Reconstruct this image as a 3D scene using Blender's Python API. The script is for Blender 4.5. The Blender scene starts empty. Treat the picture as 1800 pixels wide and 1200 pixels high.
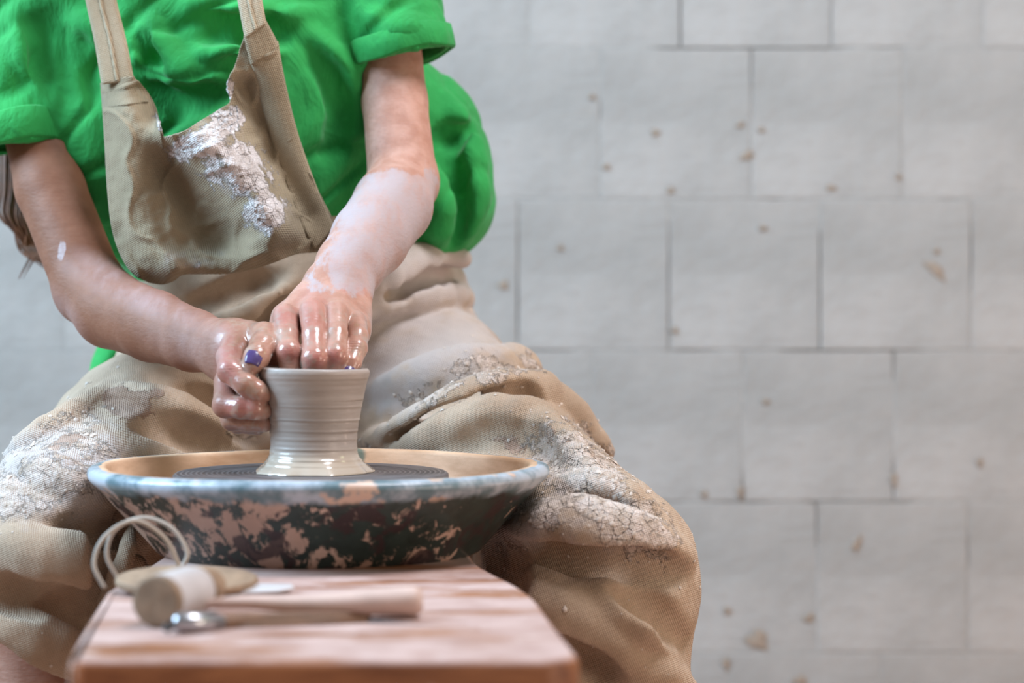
import bpy, bmesh, math, random
import numpy as np
from mathutils import Vector, Matrix

random.seed(7)
rng = np.random.RandomState(11)
scene = bpy.context.scene
COL = scene.collection

# ---------------------------------------------------------------- camera
FPX, HOR, D0, CAMZ = 4250.0, 499.0, 2.0, 0.67       # focal length (px), horizon row, distance to the pot, height


def P(px, py, d):
    """world point at distance d in front of the camera, seen at a given place of the 1800x1200 frame"""
    return np.array([(px - 900.0) / FPX * d, d - D0, CAMZ - (py - HOR) / FPX * d])


cam_data = bpy.data.cameras.new('camera')
cam = bpy.data.objects.new('camera', cam_data)
COL.objects.link(cam)
cam.location = (0, -D0, CAMZ)
cam.rotation_euler = (math.radians(90), 0, 0)
cam_data.lens = 85
cam_data.sensor_width = 36
cam_data.shift_y = (HOR - 600.0) / 1800.0
cam_data.clip_start = 0.05
cam_data.dof.use_dof = True
cam_data.dof.focus_distance = 2.09
cam_data.dof.aperture_fstop = 4.0
scene.camera = cam

# ---------------------------------------------------------------- light
world = bpy.data.worlds.new('world')
scene.world = world
world.use_nodes = True
wbg = world.node_tree.nodes['Background']
wbg.inputs[0].default_value = (0.95, 0.88, 0.82, 1)
wbg.inputs[1].default_value = 0.24


def area_light(name, loc, target, size, size_y, power, color):
    l = bpy.data.lights.new(name, 'AREA')
    l.shape = 'RECTANGLE'
    l.size, l.size_y, l.energy, l.color = size, size_y, power, color
    o = bpy.data.objects.new(name, l)
    COL.objects.link(o)
    o.location = loc
    o.rotation_euler = (Vector(target) - Vector(loc)).to_track_quat('-Z', 'Y').to_euler()
    return o


area_light('ceiling_lamp', (0.55, -0.25, 2.35), (-0.1, 0.12, 0.5), 0.7, 0.7, 37, (0.93, 0.93, 1.0))
area_light('window_light', (-2.3, -0.2, 2.1), (0.4, 1.1, 1.45), 1.3, 1.4, 165, (0.54, 0.78, 1.0))
area_light('doorway_light', (1.9, -1.3, 0.75), (0.5, 0.6, 0.35), 0.8, 1.0, 15, (1.0, 0.82, 0.68))  # unseen warm fill added to lift the skirt and lower right wall
area_light('floor_lamp_light', (1.9, 0.3, 0.30), (1.1, 1.2, 0.05), 0.4, 0.4, 8, (1.0, 0.70, 0.56))  # added fill out of view, warms the wall low on the right
area_light('garden_light', (2.4, 0.0, 2.0), (1.3, 1.2, 1.2), 0.6, 0.6, 5, (0.95, 1.0, 0.58))  # weak fill added to tint the upper right wall yellow-green

scene.view_settings.view_transform = 'Standard'
scene.view_settings.look = 'None'
scene.view_settings.gamma = 1.0
scene.view_settings.use_curve_mapping = False
scene.view_settings.exposure = 0.12

# ---------------------------------------------------------------- helpers: objects


def lin(r, g, b):
    def f(c):
        c /= 255.0
        return c / 12.92 if c <= 0.04045 else ((c + 0.055) / 1.055) ** 2.4
    return (f(r), f(g), f(b), 1.0)


def link(name, me, mat=None, parent=None, smooth=True):
    o = bpy.data.objects.new(name, me)
    COL.objects.link(o)
    if mat is not None and len(me.materials) == 0:
        me.materials.append(mat)
    if parent is not None:
        o.parent = parent
    if smooth:
        me.polygons.foreach_set('use_smooth', np.ones(len(me.polygons), dtype=bool))
    if smooth == 'edges':
        for p in me.polygons:
            if abs(p.normal.z) > 0.999:
                p.use_smooth = False
    return o


def np_mesh(name, verts, quads, tris=None):
    me = bpy.data.meshes.new(name)
    verts = np.asarray(verts, dtype=np.float32)
    faces = [(np.asarray(quads, dtype=np.int32), 4)] if quads is not None and len(quads) else []
    if tris is not None and len(tris):
        faces.append((np.asarray(tris, dtype=np.int32), 3))
    me.vertices.add(len(verts))
    me.vertices.foreach_set('co', verts.ravel())
    idx = np.concatenate([f.ravel() for f, n in faces])
    tot = np.concatenate([np.full(len(f), n, dtype=np.int32) for f, n in faces])
    start = np.concatenate([[0], np.cumsum(tot)[:-1]]).astype(np.int32)
    me.loops.add(len(idx))
    me.loops.foreach_set('vertex_index', idx)
    me.polygons.add(len(tot))
    me.polygons.foreach_set('loop_start', start)
    me.polygons.foreach_set('loop_total', tot)
    me.update(calc_edges=True)
    me.validate()
    return me


def attr(me, name, values):
    a = me.attributes.new(name, 'FLOAT', 'POINT')
    a.data.foreach_set('value', np.asarray(values, dtype=np.float32))


def tag(o, label=None, cat=None, group=None, kind=None):
    if label:
        o['label'] = label
    if cat:
        o['category'] = cat
    if group:
        o['group'] = group
    if kind:
        o['kind'] = kind
    return o


def empty(name, loc=(0, 0, 0)):
    o = bpy.data.objects.new(name, None)
    COL.objects.link(o)
    o.location = loc
    o.empty_display_size = 0.05
    return o


# ---------------------------------------------------------------- helpers: noise
_perm = np.random.RandomState(3).permutation(256)
_perm = np.concatenate([_perm, _perm, _perm])
_grad = np.random.RandomState(5).normal(size=(256, 3))
_grad /= np.linalg.norm(_grad, axis=1)[:, None]


def noise3(p):
    p = np.asarray(p, dtype=np.float64)
    i = np.floor(p).astype(int)
    f = p - i
    u = f * f * f * (f * (f * 6 - 15) + 10)
    i &= 255
    out = np.zeros(len(p))
    for dx in (0, 1):
        for dy in (0, 1):
            for dz in (0, 1):
                h = _perm[_perm[_perm[(i[:, 0] + dx) & 255] + ((i[:, 1] + dy) & 255)] + ((i[:, 2] + dz) & 255)]
                g = _grad[h]
                dot = g[:, 0] * (f[:, 0] - dx) + g[:, 1] * (f[:, 1] - dy) + g[:, 2] * (f[:, 2] - dz)
                w = (u[:, 0] if dx else 1 - u[:, 0]) * (u[:, 1] if dy else 1 - u[:, 1]) * (u[:, 2] if dz else 1 - u[:, 2])
                out += w * dot
    return out


def fbm(p, octaves=3):
    out, a, s = 0, 1.0, 1.0
    for k in range(octaves):
        out = out + a * noise3(np.asarray(p) * s + 17.3 * k)
        a *= 0.5
        s *= 2.03
    return out


# ---------------------------------------------------------------- helpers: distance-field modelling
def axis(*segs):
    out = []
    for a, b, h in segs:
        n = max(1, int(round((b - a) / h)))
        out.append(a + (b - a) * np.arange(n) / n)
    out.append(np.array([segs[-1][1]]))
    return np.concatenate(out).astype(np.float32)


class Field:
    def __init__(s, xs, ys, zs):
        s.ax = (xs, ys, zs)
        s.f = np.full((len(xs), len(ys), len(zs)), 0.5, dtype=np.float32)

    def view(s, lo, hi):
        sl = []
        for k in range(3):
            a = max(0, int(np.searchsorted(s.ax[k], lo[k])) - 1)
            b = min(len(s.ax[k]), int(np.searchsorted(s.ax[k], hi[k])) + 1)
            if b <= a:
                return None, None
            sl.append(slice(a, b))
        g = [s.ax[0][sl[0]][:, None, None], s.ax[1][sl[1]][None, :, None], s.ax[2][sl[2]][None, None, :]]
        return tuple(sl), g

    def join(s, sl, d, k):
        a = s.f[sl]
        if k > 0:
            h = np.maximum(k - np.abs(a - d), 0) / k
            s.f[sl] = np.minimum(a, d) - h * h * (k * 0.25)
        else:
            s.f[sl] = np.minimum(a, d)

    def cut(s, sl, d, k):
        """remove the shape with distance d"""
        a, b = s.f[sl], -d
        h = np.maximum(k - np.abs(a - b), 0) / k
        s.f[sl] = np.maximum(a, b) + h * h * (k * 0.25)

    def cone(s, a, b, ra, rb, k=0.0, mode='join', squash=None):
        """tapered capsule; squash = (axis, factor): thinner along that axis"""
        a, b = np.asarray(a, float), np.asarray(b, float)
        m = max(ra, rb) * (max(1.0, 1.0) if squash is None else 1.0) + k + 0.012
        sl, g = s.view(np.minimum(a, b) - m, np.maximum(a, b) + m)
        if sl is None:
            return
        ab = (b - a).astype(np.float32)
        L = float(ab @ ab) + 1e-12
        px, py, pz = g[0] - np.float32(a[0]), g[1] - np.float32(a[1]), g[2] - np.float32(a[2])
        t = np.clip((px * ab[0] + py * ab[1] + pz * ab[2]) / np.float32(L), 0, 1)
        qx, qy, qz = px - t * ab[0], py - t * ab[1], pz - t * ab[2]
        if squash is not None:
            n, fac = squash
            n = np.asarray(n, float)
            n = n / np.linalg.norm(n)
            dn = qx * np.float32(n[0]) + qy * np.float32(n[1]) + qz * np.float32(n[2])
            e = np.float32(1.0 / fac ** 2 - 1.0)
            dist = np.sqrt(qx * qx + qy * qy + qz * qz + e * dn * dn)
            r = np.float32(ra) + t * np.float32(rb - ra)
            d = (dist - r) * np.float32(min(1.0, fac * 1.25))
        else:
            d = np.sqrt(qx * qx + qy * qy + qz * qz) - (np.float32(ra) + t * np.float32(rb - ra))
        (s.join if mode == 'join' else s.cut)(sl, d.astype(np.float32), max(k, 1e-5))

    def chain(s, pts, k=0.0, mode='join', squash=None):
        for (a, ra), (b, rb) in zip(pts[:-1], pts[1:]):
            s.cone(a, b, ra, rb, k, mode, squash)

    def ball(s, c, r, k=0.0, mode='join', rot=None):
        """ellipsoid with radii r"""
        c, r = np.asarray(c, float), np.asarray(r, float)
        m = (float(r.max()) if rot is not None else r) + k + 0.012
        sl, g = s.view(c - m, c + m)
        if sl is None:
            return
        px, py, pz = [g[i] - np.float32(c[i]) for i in range(3)]
        if rot is not None:
            R = np.array(rot, dtype=np.float32)
            px, py, pz = [R[0][i] * px + R[1][i] * py + R[2][i] * pz for i in range(3)]
        k0 = np.sqrt((px / r[0]) ** 2 + (py / r[1]) ** 2 + (pz / r[2]) ** 2)
        k1 = np.sqrt((px / r[0] ** 2) ** 2 + (py / r[1] ** 2) ** 2 + (pz / r[2] ** 2) ** 2) + 1e-6
        d = (k0 * (k0 - 1.0) / k1).astype(np.float32)
        (s.join if mode == 'join' else s.cut)(sl, d, max(k, 1e-5))

    def sample(s, p):
        ix = [min(len(s.ax[k]) - 1, max(0, int(np.searchsorted(s.ax[k], p[k])))) for k in range(3)]
        return s.f[ix[0], ix[1], ix[2]]

    def hit(s, px, py, d0=1.7, d1=2.8):
        """first surface met when looking at that place of the frame"""
        d = d0
        while d < d1:
            if s.sample(P(px, py, d)) < 0:
                return d
            d += 0.002
        return None

    def folds(s, lines, k=0.012):
        """lines: (mode, r, height, points in the frame); all placed on the surface as it is now"""
        todo = []
        for mode, r, hgt, pts in lines:
            dense = []
            for (a, b) in zip(pts[:-1], pts[1:]):
                n = max(1, int(math.hypot(b[0] - a[0], b[1] - a[1]) / 22))
                dense += [(a[0] + (b[0] - a[0]) * i / n, a[1] + (b[1] - a[1]) * i / n) for i in range(n)]
            dense.append(pts[-1])
            got, last = [], None
            N = len(dense)
            for i, (x, y) in enumerate(dense):
                d = s.hit(x, y)
                if d is None:
                    d = last
                if d is None:
                    continue
                if last is not None and abs(d - last) > 0.05:
                    d = last + math.copysign(0.02, d - last)
                last = d
                e = math.sin(math.pi * min(1.0, max(0.0, (i + 0.5) / N)))      # fades in and out at both ends
                rr = r * (0.45 + 0.55 * e)
                hh = hgt * e ** 0.8 - 0.004 * (1 - e)
                if mode == 'cut':
                    hh = min(hh, rr * 1.02)          # grooves stay open
                dd = d + (rr - hh) if mode == 'join' else d - (rr - hh)
                got.append((P(x, y, dd), rr))
            if len(got) > 1:
                todo.append((mode, got))
        for mode, got in todo:
            s.chain(got, k, mode)

    def mesh(s, name, smooth=2):
        f = s.f
        ins = f < 0
        nx, ny, nz = f.shape
        cnt = np.zeros((nx - 1, ny - 1, nz - 1), dtype=np.int8)
        for dx in (0, 1):
            for dy in (0, 1):
                for dz in (0, 1):
                    cnt += ins[dx:nx - 1 + dx, dy:ny - 1 + dy, dz:nz - 1 + dz]
        act = (cnt > 0) & (cnt < 8)
        I, J, K = np.nonzero(act)
        N = len(I)
        cid = np.full(act.shape, -1, dtype=np.int32)
        cid[I, J, K] = np.arange(N)
        cor = [(a, b, c) for a in (0, 1) for b in (0, 1) for c in (0, 1)]
        val = np.stack([f[I + a, J + b, K + c] for a, b, c in cor], axis=1).astype(np.float64)
        acc = np.zeros((N, 3))
        num = np.zeros(N)
        for p in range(8):
            for q in range(p + 1, 8):
                df = [abs(cor[p][t] - cor[q][t]) for t in range(3)]
                if sum(df) != 1:
                    continue
                va, vb = val[:, p], val[:, q]
                m = (va < 0) != (vb < 0)
                t = np.where(m, va / np.where(m, va - vb, 1), 0)
                for c in range(3):
                    acc[:, c] += np.where(m, cor[p][c] + t * (cor[q][c] - cor[p][c]), 0)
                num += m
        acc /= num[:, None]
        v = np.empty((N, 3))
        for c, idx in enumerate((I, J, K)):
            a = s.ax[c].astype(np.float64)
            v[:, c] = a[idx] + acc[:, c] * (a[idx + 1] - a[idx])
        quads = []
        for ax in range(3):
            sa = [slice(None)] * 3
            sb = [slice(None)] * 3
            sa[ax], sb[ax] = slice(0, -1), slice(1, None)
            A, B = ins[tuple(sa)], ins[tuple(sb)]
            E = np.nonzero(A != B)
            u, w = [(1, 2), (2, 0), (0, 1)][ax]
            e = [E[0].copy(), E[1].copy(), E[2].copy()]
            lim = act.shape
            ok = (e[u] > 0) & (e[w] > 0) & (e[u] < lim[u]) & (e[w] < lim[w]) & (e[ax] < lim[ax])
            e = [x[ok] for x in e]
            flip = ~A[E][ok]

            def cell(du, dw):
                c = [e[0], e[1], e[2]]
                c[u] = c[u] + du
                c[w] = c[w] + dw
                return cid[c[0], c[1], c[2]]
            q = np.stack([cell(-1, -1), cell(0, -1), cell(0, 0), cell(-1, 0)], axis=1)
            q[flip] = q[flip][:, ::-1]
            quads.append(q)
        quads = np.concatenate(quads)
        quads = quads[(quads >= 0).all(axis=1)]
        v = relax(v, quads, smooth)
        return v, quads


def relax(v, quads, n):
    e = np.concatenate([quads[:, [0, 1]], quads[:, [1, 2]], quads[:, [2, 3]], quads[:, [3, 0]]])
    a = np.concatenate([e[:, 0], e[:, 1]])
    b = np.concatenate([e[:, 1], e[:, 0]])
    N = len(v)
    deg = np.maximum(np.bincount(a, minlength=N), 1)
    for it in range(n):
        for lam in (0.55, -0.50):
            m = np.stack([np.bincount(a, weights=v[b, c], minlength=N) / deg for c in range(3)], axis=1)
            v = v + lam * (m - v)
    return v


def normals(v, quads):
    n = np.cross(v[quads[:, 2]] - v[quads[:, 0]], v[quads[:, 3]] - v[quads[:, 1]])
    out = np.zeros_like(v)
    for c in range(3):
        for k in range(4):
            out[:, c] += np.bincount(quads[:, k], weights=n[:, c], minlength=len(v))
    return out / (np.linalg.norm(out, axis=1)[:, None] + 1e-12)


def frame_px(v):
    d = v[:, 1] + D0
    return 900 + v[:, 0] / d * FPX, HOR - (v[:, 2] - CAMZ) / d * FPX


def blobs(px, py, items):
    """soft spots: (x, y, rx, ry, angle in degrees, strength)"""
    out = np.zeros(len(px))
    for x, y, rx, ry, ang, st in items:
        c, s_ = math.cos(math.radians(ang)), math.sin(math.radians(ang))
        u = ((px - x) * c + (py - y) * s_) / rx
        w = (-(px - x) * s_ + (py - y) * c) / ry
        out = np.maximum(out, st * np.clip(1.35 - np.sqrt(u * u + w * w), 0, 1))
    return out


# ---------------------------------------------------------------- helpers: plain shapes
def lathe(name, prof, seg=96, wave=None):
    """prof: list of (r, z) from the outer bottom round to the inner bottom; uv = (angle, length along the profile)"""
    prof = np.asarray(prof, float)
    n = len(prof)
    a = np.arange(seg) / seg * 2 * math.pi
    r = np.repeat(prof[None, :, 0], seg, 0)
    z = np.repeat(prof[None, :, 1], seg, 0)
    if wave is not None:
        r, z = wave(np.repeat(a[:, None], n, 1), r, z)
    v = np.stack([r * np.cos(a)[:, None], r * np.sin(a)[:, None], z], axis=2).reshape(-1, 3)
    i, j = np.meshgrid(np.arange(seg), np.arange(n - 1), indexing='ij')
    i2 = (i + 1) % seg
    q = np.stack([i * n + j, i2 * n + j, i2 * n + j + 1, i * n + j + 1], axis=2).reshape(-1, 4)
    me = np_mesh(name, v, q)
    ln = np.concatenate([[0], np.cumsum(np.linalg.norm(np.diff(prof, axis=0), axis=1))])
    # vertex attributes used as seamless coordinates by the paint
    attr(me, 'along', np.repeat(ln[None, :], seg, 0).ravel())
    return me


def catmull(pts, n=10):
    pts = [np.asarray(p, float) for p in pts]
    p = [2 * pts[0] - pts[1]] + pts + [2 * pts[-1] - pts[-2]]
    out = []
    for i in range(1, len(p) - 2):
        for k in range(n):
            t = k / n
            out.append(0.5 * (2 * p[i] + (p[i + 1] - p[i - 1]) * t + (2 * p[i - 1] - 5 * p[i] + 4 * p[i + 1] - p[i + 2]) * t * t
                              + (3 * p[i] - p[i - 1] - 3 * p[i + 1] + p[i + 2]) * t ** 3))
    out.append(pts[-1])
    return np.array(out)


def tube(pts, radii, seg=12, flat=1.0, up=(0, 0, 1), closed_ends=True):
    """swept tube as verts, quads, tris; flat squashes along the local second axis"""
    pts = np.asarray(pts, float)
    n = len(pts)
    radii = np.broadcast_to(np.asarray(radii, float), (n,))
    tn = np.gradient(pts, axis=0)
    tn /= np.linalg.norm(tn, axis=1)[:, None] + 1e-12
    v = []
    ref = np.asarray(up, float)
    for i in range(n):
        s_ = np.cross(tn[i], ref)
        if np.linalg.norm(s_) < 1e-3:
            s_ = np.cross(tn[i], np.array([1.0, 0.2, 0.1]))
        s_ /= np.linalg.norm(s_)
        w = np.cross(s_, tn[i])
        ref = w
        a = np.arange(seg) / seg * 2 * math.pi
        v.append(pts[i] + radii[i] * (np.cos(a)[:, None] * s_ + flat * np.sin(a)[:, None] * w))
    v = np.concatenate(v)
    i, j = np.meshgrid(np.arange(n - 1), np.arange(seg), indexing='ij')
    j2 = (j + 1) % seg
    q = np.stack([i * seg + j, i * seg + j2, (i + 1) * seg + j2, (i + 1) * seg + j], axis=2).reshape(-1, 4)
    tris = []
    if closed_ends:
        c0, c1 = len(v), len(v) + 1
        v = np.concatenate([v, pts[:1], pts[-1:]])
        for k in range(seg):
            tris.append((c0, (k + 1) % seg, k))
            tris.append((c1, (n - 1) * seg + k, (n - 1) * seg + (k + 1) % seg))
    return v, q, np.array(tris, dtype=int).reshape(-1, 3)


def tube_obj(name, pts, radii, mat, parent=None, **kw):
    v, q, t = tube(pts, radii, **kw)
    return link(name, np_mesh(name, v, q, t), mat, parent)


def box_mesh(name, sx, sy, sz, bevel=0.0, seg=2, center=(0, 0, 0)):
    bm = bmesh.new()
    bmesh.ops.create_cube(bm, size=1)
    for v in bm.verts:
        v.co = Vector((v.co.x * sx + center[0], v.co.y * sy + center[1], v.co.z * sz + center[2]))
    if bevel:
        bmesh.ops.bevel(bm, geom=list(bm.edges), offset=bevel, segments=seg, affect='EDGES', profile=0.5)
    me = bpy.data.meshes.new(name)
    bm.to_mesh(me)
    bm.free()
    return me


def plate_mesh(name, outline, z0, z1, bevel=0.004, seg=3):
    """flat outline (x, y) pulled up between two heights with rounded edges"""
    bm = bmesh.new()
    vs = [bm.verts.new((x, y, z0)) for x, y in outline]
    f = bm.faces.new(vs)
    r = bmesh.ops.extrude_face_region(bm, geom=[f])
    for g in r['geom']:
        if isinstance(g, bmesh.types.BMVert):
            g.co.z = z1
    bmesh.ops.recalc_face_normals(bm, faces=list(bm.faces))
    if bevel:
        es = [e for e in bm.edges if abs(e.verts[0].co.z - e.verts[1].co.z) < 1e-6]
        bmesh.ops.bevel(bm, geom=es, offset=bevel, segments=seg, affect='EDGES', profile=0.5)
    me = bpy.data.meshes.new(name)
    bm.to_mesh(me)
    bm.free()
    return me


# ---------------------------------------------------------------- helpers: materials
class Mat:
    def __init__(s, name, rough=0.8, spec=0.5):
        s.m = bpy.data.materials.new(name)
        s.m.use_nodes = True
        s.t = s.m.node_tree
        s.n, s.l = s.t.nodes, s.t.links
        s.b = s.n['Principled BSDF']
        s.b.inputs['Roughness'].default_value = rough
        s.b.inputs['Specular IOR Level'].default_value = spec
        s.co = s.n.new('ShaderNodeTexCoord').outputs['Object']

    def put(s, sock, v):
        if v is None:
            return
        if hasattr(v, 'is_output'):
            s.l.new(v, sock)
        else:
            if isinstance(v, (tuple, list)) and len(v) == 3 and len(sock.default_value) == 4:
                v = tuple(v) + (1.0,)
            sock.default_value = v

    def attr(s, name):
        a = s.n.new('ShaderNodeAttribute')
        a.attribute_name = name
        return a.outputs['Fac']

    def scaled(s, sc, rot=(0, 0, 0), co=None):
        m = s.n.new('ShaderNodeMapping')
        m.inputs['Scale'].default_value = sc if isinstance(sc, tuple) else (sc, sc, sc)
        m.inputs['Rotation'].default_value = rot
        s.l.new(co or s.co, m.inputs['Vector'])
        return m.outputs[0]

    def noise(s, scale, detail=3.0, rough=0.55, co=None, dist=0.0):
        n = s.n.new('ShaderNodeTexNoise')
        n.inputs['Scale'].default_value = scale
        n.inputs['Detail'].default_value = detail
        n.inputs['Roughness'].default_value = rough
        n.inputs['Distortion'].default_value = dist
        s.l.new(co or s.co, n.inputs['Vector'])
        return n.outputs['Fac']

    def voronoi(s, scale, feature='DISTANCE_TO_EDGE', co=None):
        n = s.n.new('ShaderNodeTexVoronoi')
        n.feature = feature
        n.inputs['Scale'].default_value = scale
        s.l.new(co or s.co, n.inputs['Vector'])
        return n.outputs['Distance']

    def wave(s, scale, dist=0.0, dscale=1.0, direction='X', co=None, detail=1.0, rings=False):
        n = s.n.new('ShaderNodeTexWave')
        if rings:
            n.wave_type = 'RINGS'
            n.rings_direction = direction
        else:
            n.bands_direction = direction
        n.inputs['Scale'].default_value = scale
        n.inputs['Distortion'].default_value = dist
        n.inputs['Detail'].default_value = detail
        n.inputs['Detail Scale'].default_value = dscale
        s.l.new(co or s.co, n.inputs['Vector'])
        return n.outputs['Fac']

    def ramp(s, fac, a, b, lo=0.0, hi=1.0):
        """smooth step of fac from a..b to lo..hi"""
        n = s.n.new('ShaderNodeMapRange')
        n.interpolation_type = 'SMOOTHSTEP'
        s.put(n.inputs['Value'], fac)
        n.inputs['From Min'].default_value = a
        n.inputs['From Max'].default_value = b
        n.inputs['To Min'].default_value = lo
        n.inputs['To Max'].default_value = hi
        return n.outputs['Result']

    def math(s, op, a, b=0.0, c=None):
        n = s.n.new('ShaderNodeMath')
        n.operation = op
        s.put(n.inputs[0], a)
        s.put(n.inputs[1], b)
        if c is not None:
            s.put(n.inputs[2], c)
        return n.outputs[0]

    def mix(s, fac, a, b):
        n = s.n.new('ShaderNodeMix')
        n.data_type = 'RGBA'
        s.put(n.inputs['Factor'], fac)
        s.put(n.inputs['A'] if False else n.inputs[6], a)
        s.put(n.inputs[7], b)
        return n.outputs[2]

    def bump(s, h, dist=0.001, strength=1.0, normal=None):
        n = s.n.new('ShaderNodeBump')
        n.inputs['Distance'].default_value = dist
        n.inputs['Strength'].default_value = strength
        s.put(n.inputs['Height'], h)
        if normal is not None:
            s.l.new(normal, n.inputs['Normal'])
        return n.outputs[0]

    def done(s, color=None, rough=None, normal=None, **kw):
        s.put(s.b.inputs['Base Color'], color)
        s.put(s.b.inputs['Roughness'], rough)
        s.put(s.b.inputs['Normal'], normal)
        for k, v in kw.items():
            s.put(s.b.inputs[k.replace('_', ' ')], v)
        return s.m

# ================================================================ materials
def mat_wall():
    m = Mat('painted_block', 0.85, 0.25)
    c = m.mix(m.ramp(m.noise(6, 4), 0.35, 0.7), lin(146, 145, 142), lin(162, 160, 157))
    c = m.mix(m.ramp(m.noise(19, 5, 0.65), 0.62, 0.78, 0, 0.35), c, lin(152, 143, 132))
    stroke = m.noise(9, 5, 0.6, co=m.scaled((1.0, 1.0, 3.0), (0, 0.5, 0)))
    n = m.bump(stroke, 0.006, 0.5)
    n = m.bump(m.noise(70, 4), 0.0025, 0.5, n)
    return m.done(c, normal=n)


def mat_simple(name, col, rough=0.8, var=0.12, scale=30, bump=0.0, **kw):
    m = Mat(name, rough)
    dark = tuple(x * (1 - var * 2) for x in col[:3]) + (1,)
    h = m.noise(scale, 4)
    c = m.mix(m.ramp(h, 0.3, 0.7), dark, col)
    return m.done(c, normal=m.bump(h, bump) if bump else None, **kw)


def mat_pan():
    m = Mat('pan_paint', 0.38, 0.5)
    sep = m.n.new('ShaderNodeSeparateXYZ')
    m.l.new(m.co, sep.inputs[0])
    z = sep.outputs['Z']
    al = m.attr('along')
    base = m.mix(m.ramp(m.noise(14, 4), 0.35, 0.7), lin(172, 142, 126), lin(202, 174, 158))
    # chipped dark paint in slanting streaks
    co = m.scaled((1.5, 1.1, 0.65), (0.0, -0.7, 0.0))
    n1 = m.noise(46, 6, 0.70, co=co, dist=0.45)
    big = m.noise(9, 2)
    t = m.math('ADD', n1, m.math('MULTIPLY', m.math('SUBTRACT', big, 0.46), 0.62))
    green = m.mix(m.noise(60, 3), lin(26, 33, 31), lin(58, 74, 70))
    c = m.mix(m.ramp(t, 0.455, 0.50), base, green)
    n2 = m.noise(24, 4, 0.6, co=m.scaled(1.0, (0.3, 0.2, 1.0)), dist=1.0)
    c = m.mix(m.ramp(n2, 0.53, 0.60, 0, 0.9), c, lin(58, 44, 46))
    c = m.mix(m.ramp(m.noise(48, 4, 0.6, dist=0.6), 0.64, 0.70, 0, 0.9), c, base)
    c = m.mix(m.ramp(m.noise(5.5, 2, co=m.scaled((1, 1, 2))), 0.66, 0.74, 0, 0.6), c, lin(150, 100, 58))
    # the rounded rim is blue-grey glaze with worn spots
    rimn = m.noise(24, 4, 0.6, co=m.scaled((1, 1, 1), (0, 0, 0.4)))
    rim = m.mix(m.ramp(rimn, 0.38, 0.62), lin(96, 120, 128), lin(178, 188, 200))
    rim = m.mix(m.ramp(m.noise(30, 3), 0.60, 0.66), rim, lin(205, 176, 158))
    edge = m.math('ADD', z, m.math('MULTIPLY', m.math('SUBTRACT', m.noise(40, 4), 0.5), 0.016))
    c = m.mix(m.ramp(edge, 0.0525, 0.0585), c, rim)
    # bare wood-coloured clay inside
    inner = m.mix(m.ramp(m.noise(16, 4, co=m.scaled((1, 1, 4))), 0.3, 0.7), lin(190, 150, 116), lin(226, 190, 158))
    inner = m.mix(m.ramp(m.noise(9, 3), 0.63, 0.67, 0, 0.9), inner, lin(88, 108, 96))
    c = m.mix(m.ramp(m.math('ADD', al, m.math('MULTIPLY', m.math('SUBTRACT', rimn, 0.5), 0.012)), 0.1005, 0.1015), c, inner)
    r = m.ramp(al, 0.098, 0.104, 0.26, 0.6)
    n = m.bump(t, 0.0012, 0.6)
    n = m.bump(m.noise(120, 3), 0.0004, 0.5, n)
    return m.done(c, rough=r, normal=n)


def mat_bench():
    m = Mat('bench_wood', 0.55, 0.4)
    g = m.noise(8, 5, 0.6, co=m.scaled((1.2, 9.0, 9.0)), dist=0.3)
    wood = m.mix(m.ramp(g, 0.3, 0.7), lin(112, 64, 38), lin(164, 108, 70))
    n1 = m.noise(7, 5, 0.62, co=m.scaled((1.0, 3.2, 1.0)))
    film = m.ramp(n1, 0.34, 0.54)
    geo = m.n.new('ShaderNodeNewGeometry')
    sep = m.n.new('ShaderNodeSeparateXYZ')
    m.l.new(geo.outputs['True Normal'], sep.inputs[0])
    up = m.ramp(sep.outputs['Z'], 0.5, 0.9)                # dried slip lies on the top, not on the sides
    slip = m.mix(m.ramp(m.noise(22, 4), 0.3, 0.7), lin(172, 140, 130), lin(196, 168, 160))
    cov = m.math('MULTIPLY', film, up)
    c = m.mix(cov, wood, slip)
    c = m.mix(m.ramp(m.noise(34, 4, co=m.scaled((1, 2.5, 1))), 0.64, 0.70, 0, 0.8), c, lin(214, 196, 192))
    return m.done(c, rough=m.ramp(cov, 0, 1, 0.5, 0.62), normal=m.bump(n1, 0.001, 0.5))


def mat_wheelhead():
    m = Mat('wheel_head_metal', 0.45, 0.5)
    c = m.mix(m.ramp(m.noise(25, 3), 0.3, 0.7), lin(64, 60, 62), lin(98, 92, 94))
    rings = m.wave(75, 0.25, 3.0, 'Z', rings=True)
    c = m.mix(m.ramp(rings, 0.55, 1.0, 0, 0.6), c, lin(140, 132, 132))
    return m.done(c, rough=m.ramp(m.noise(18, 3), 0.3, 0.7, 0.3, 0.5), normal=m.bump(rings, 0.0004, 0.6))


def mat_clay():
    m = Mat('wet_clay', 0.32, 0.5)
    sp = m.noise(22, 4, 0.6, co=m.scaled((0.5, 0.5, 9.0)))
    c = m.mix(m.ramp(sp, 0.15, 0.9), lin(152, 139, 131), lin(176, 164, 157))
    low = m.n.new('ShaderNodeSeparateXYZ')
    m.l.new(m.co, low.inputs[0])
    wet = m.ramp(low.outputs['Z'], 0.024, 0.008)
    c = m.mix(m.math('MULTIPLY', wet, 0.6), c, lin(200, 182, 160))
    n = m.bump(sp, 0.0004, 0.15)
    n = m.bump(m.noise(90, 3, co=m.scaled((1, 1, 1.6))), 0.0007, 0.4, n)
    return m.done(c, rough=m.ramp(wet, 0, 1, 0.48, 0.15), normal=n, Coat_Weight=m.ramp(wet, 0, 1, 0.12, 0.8), Coat_Roughness=0.08)


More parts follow.
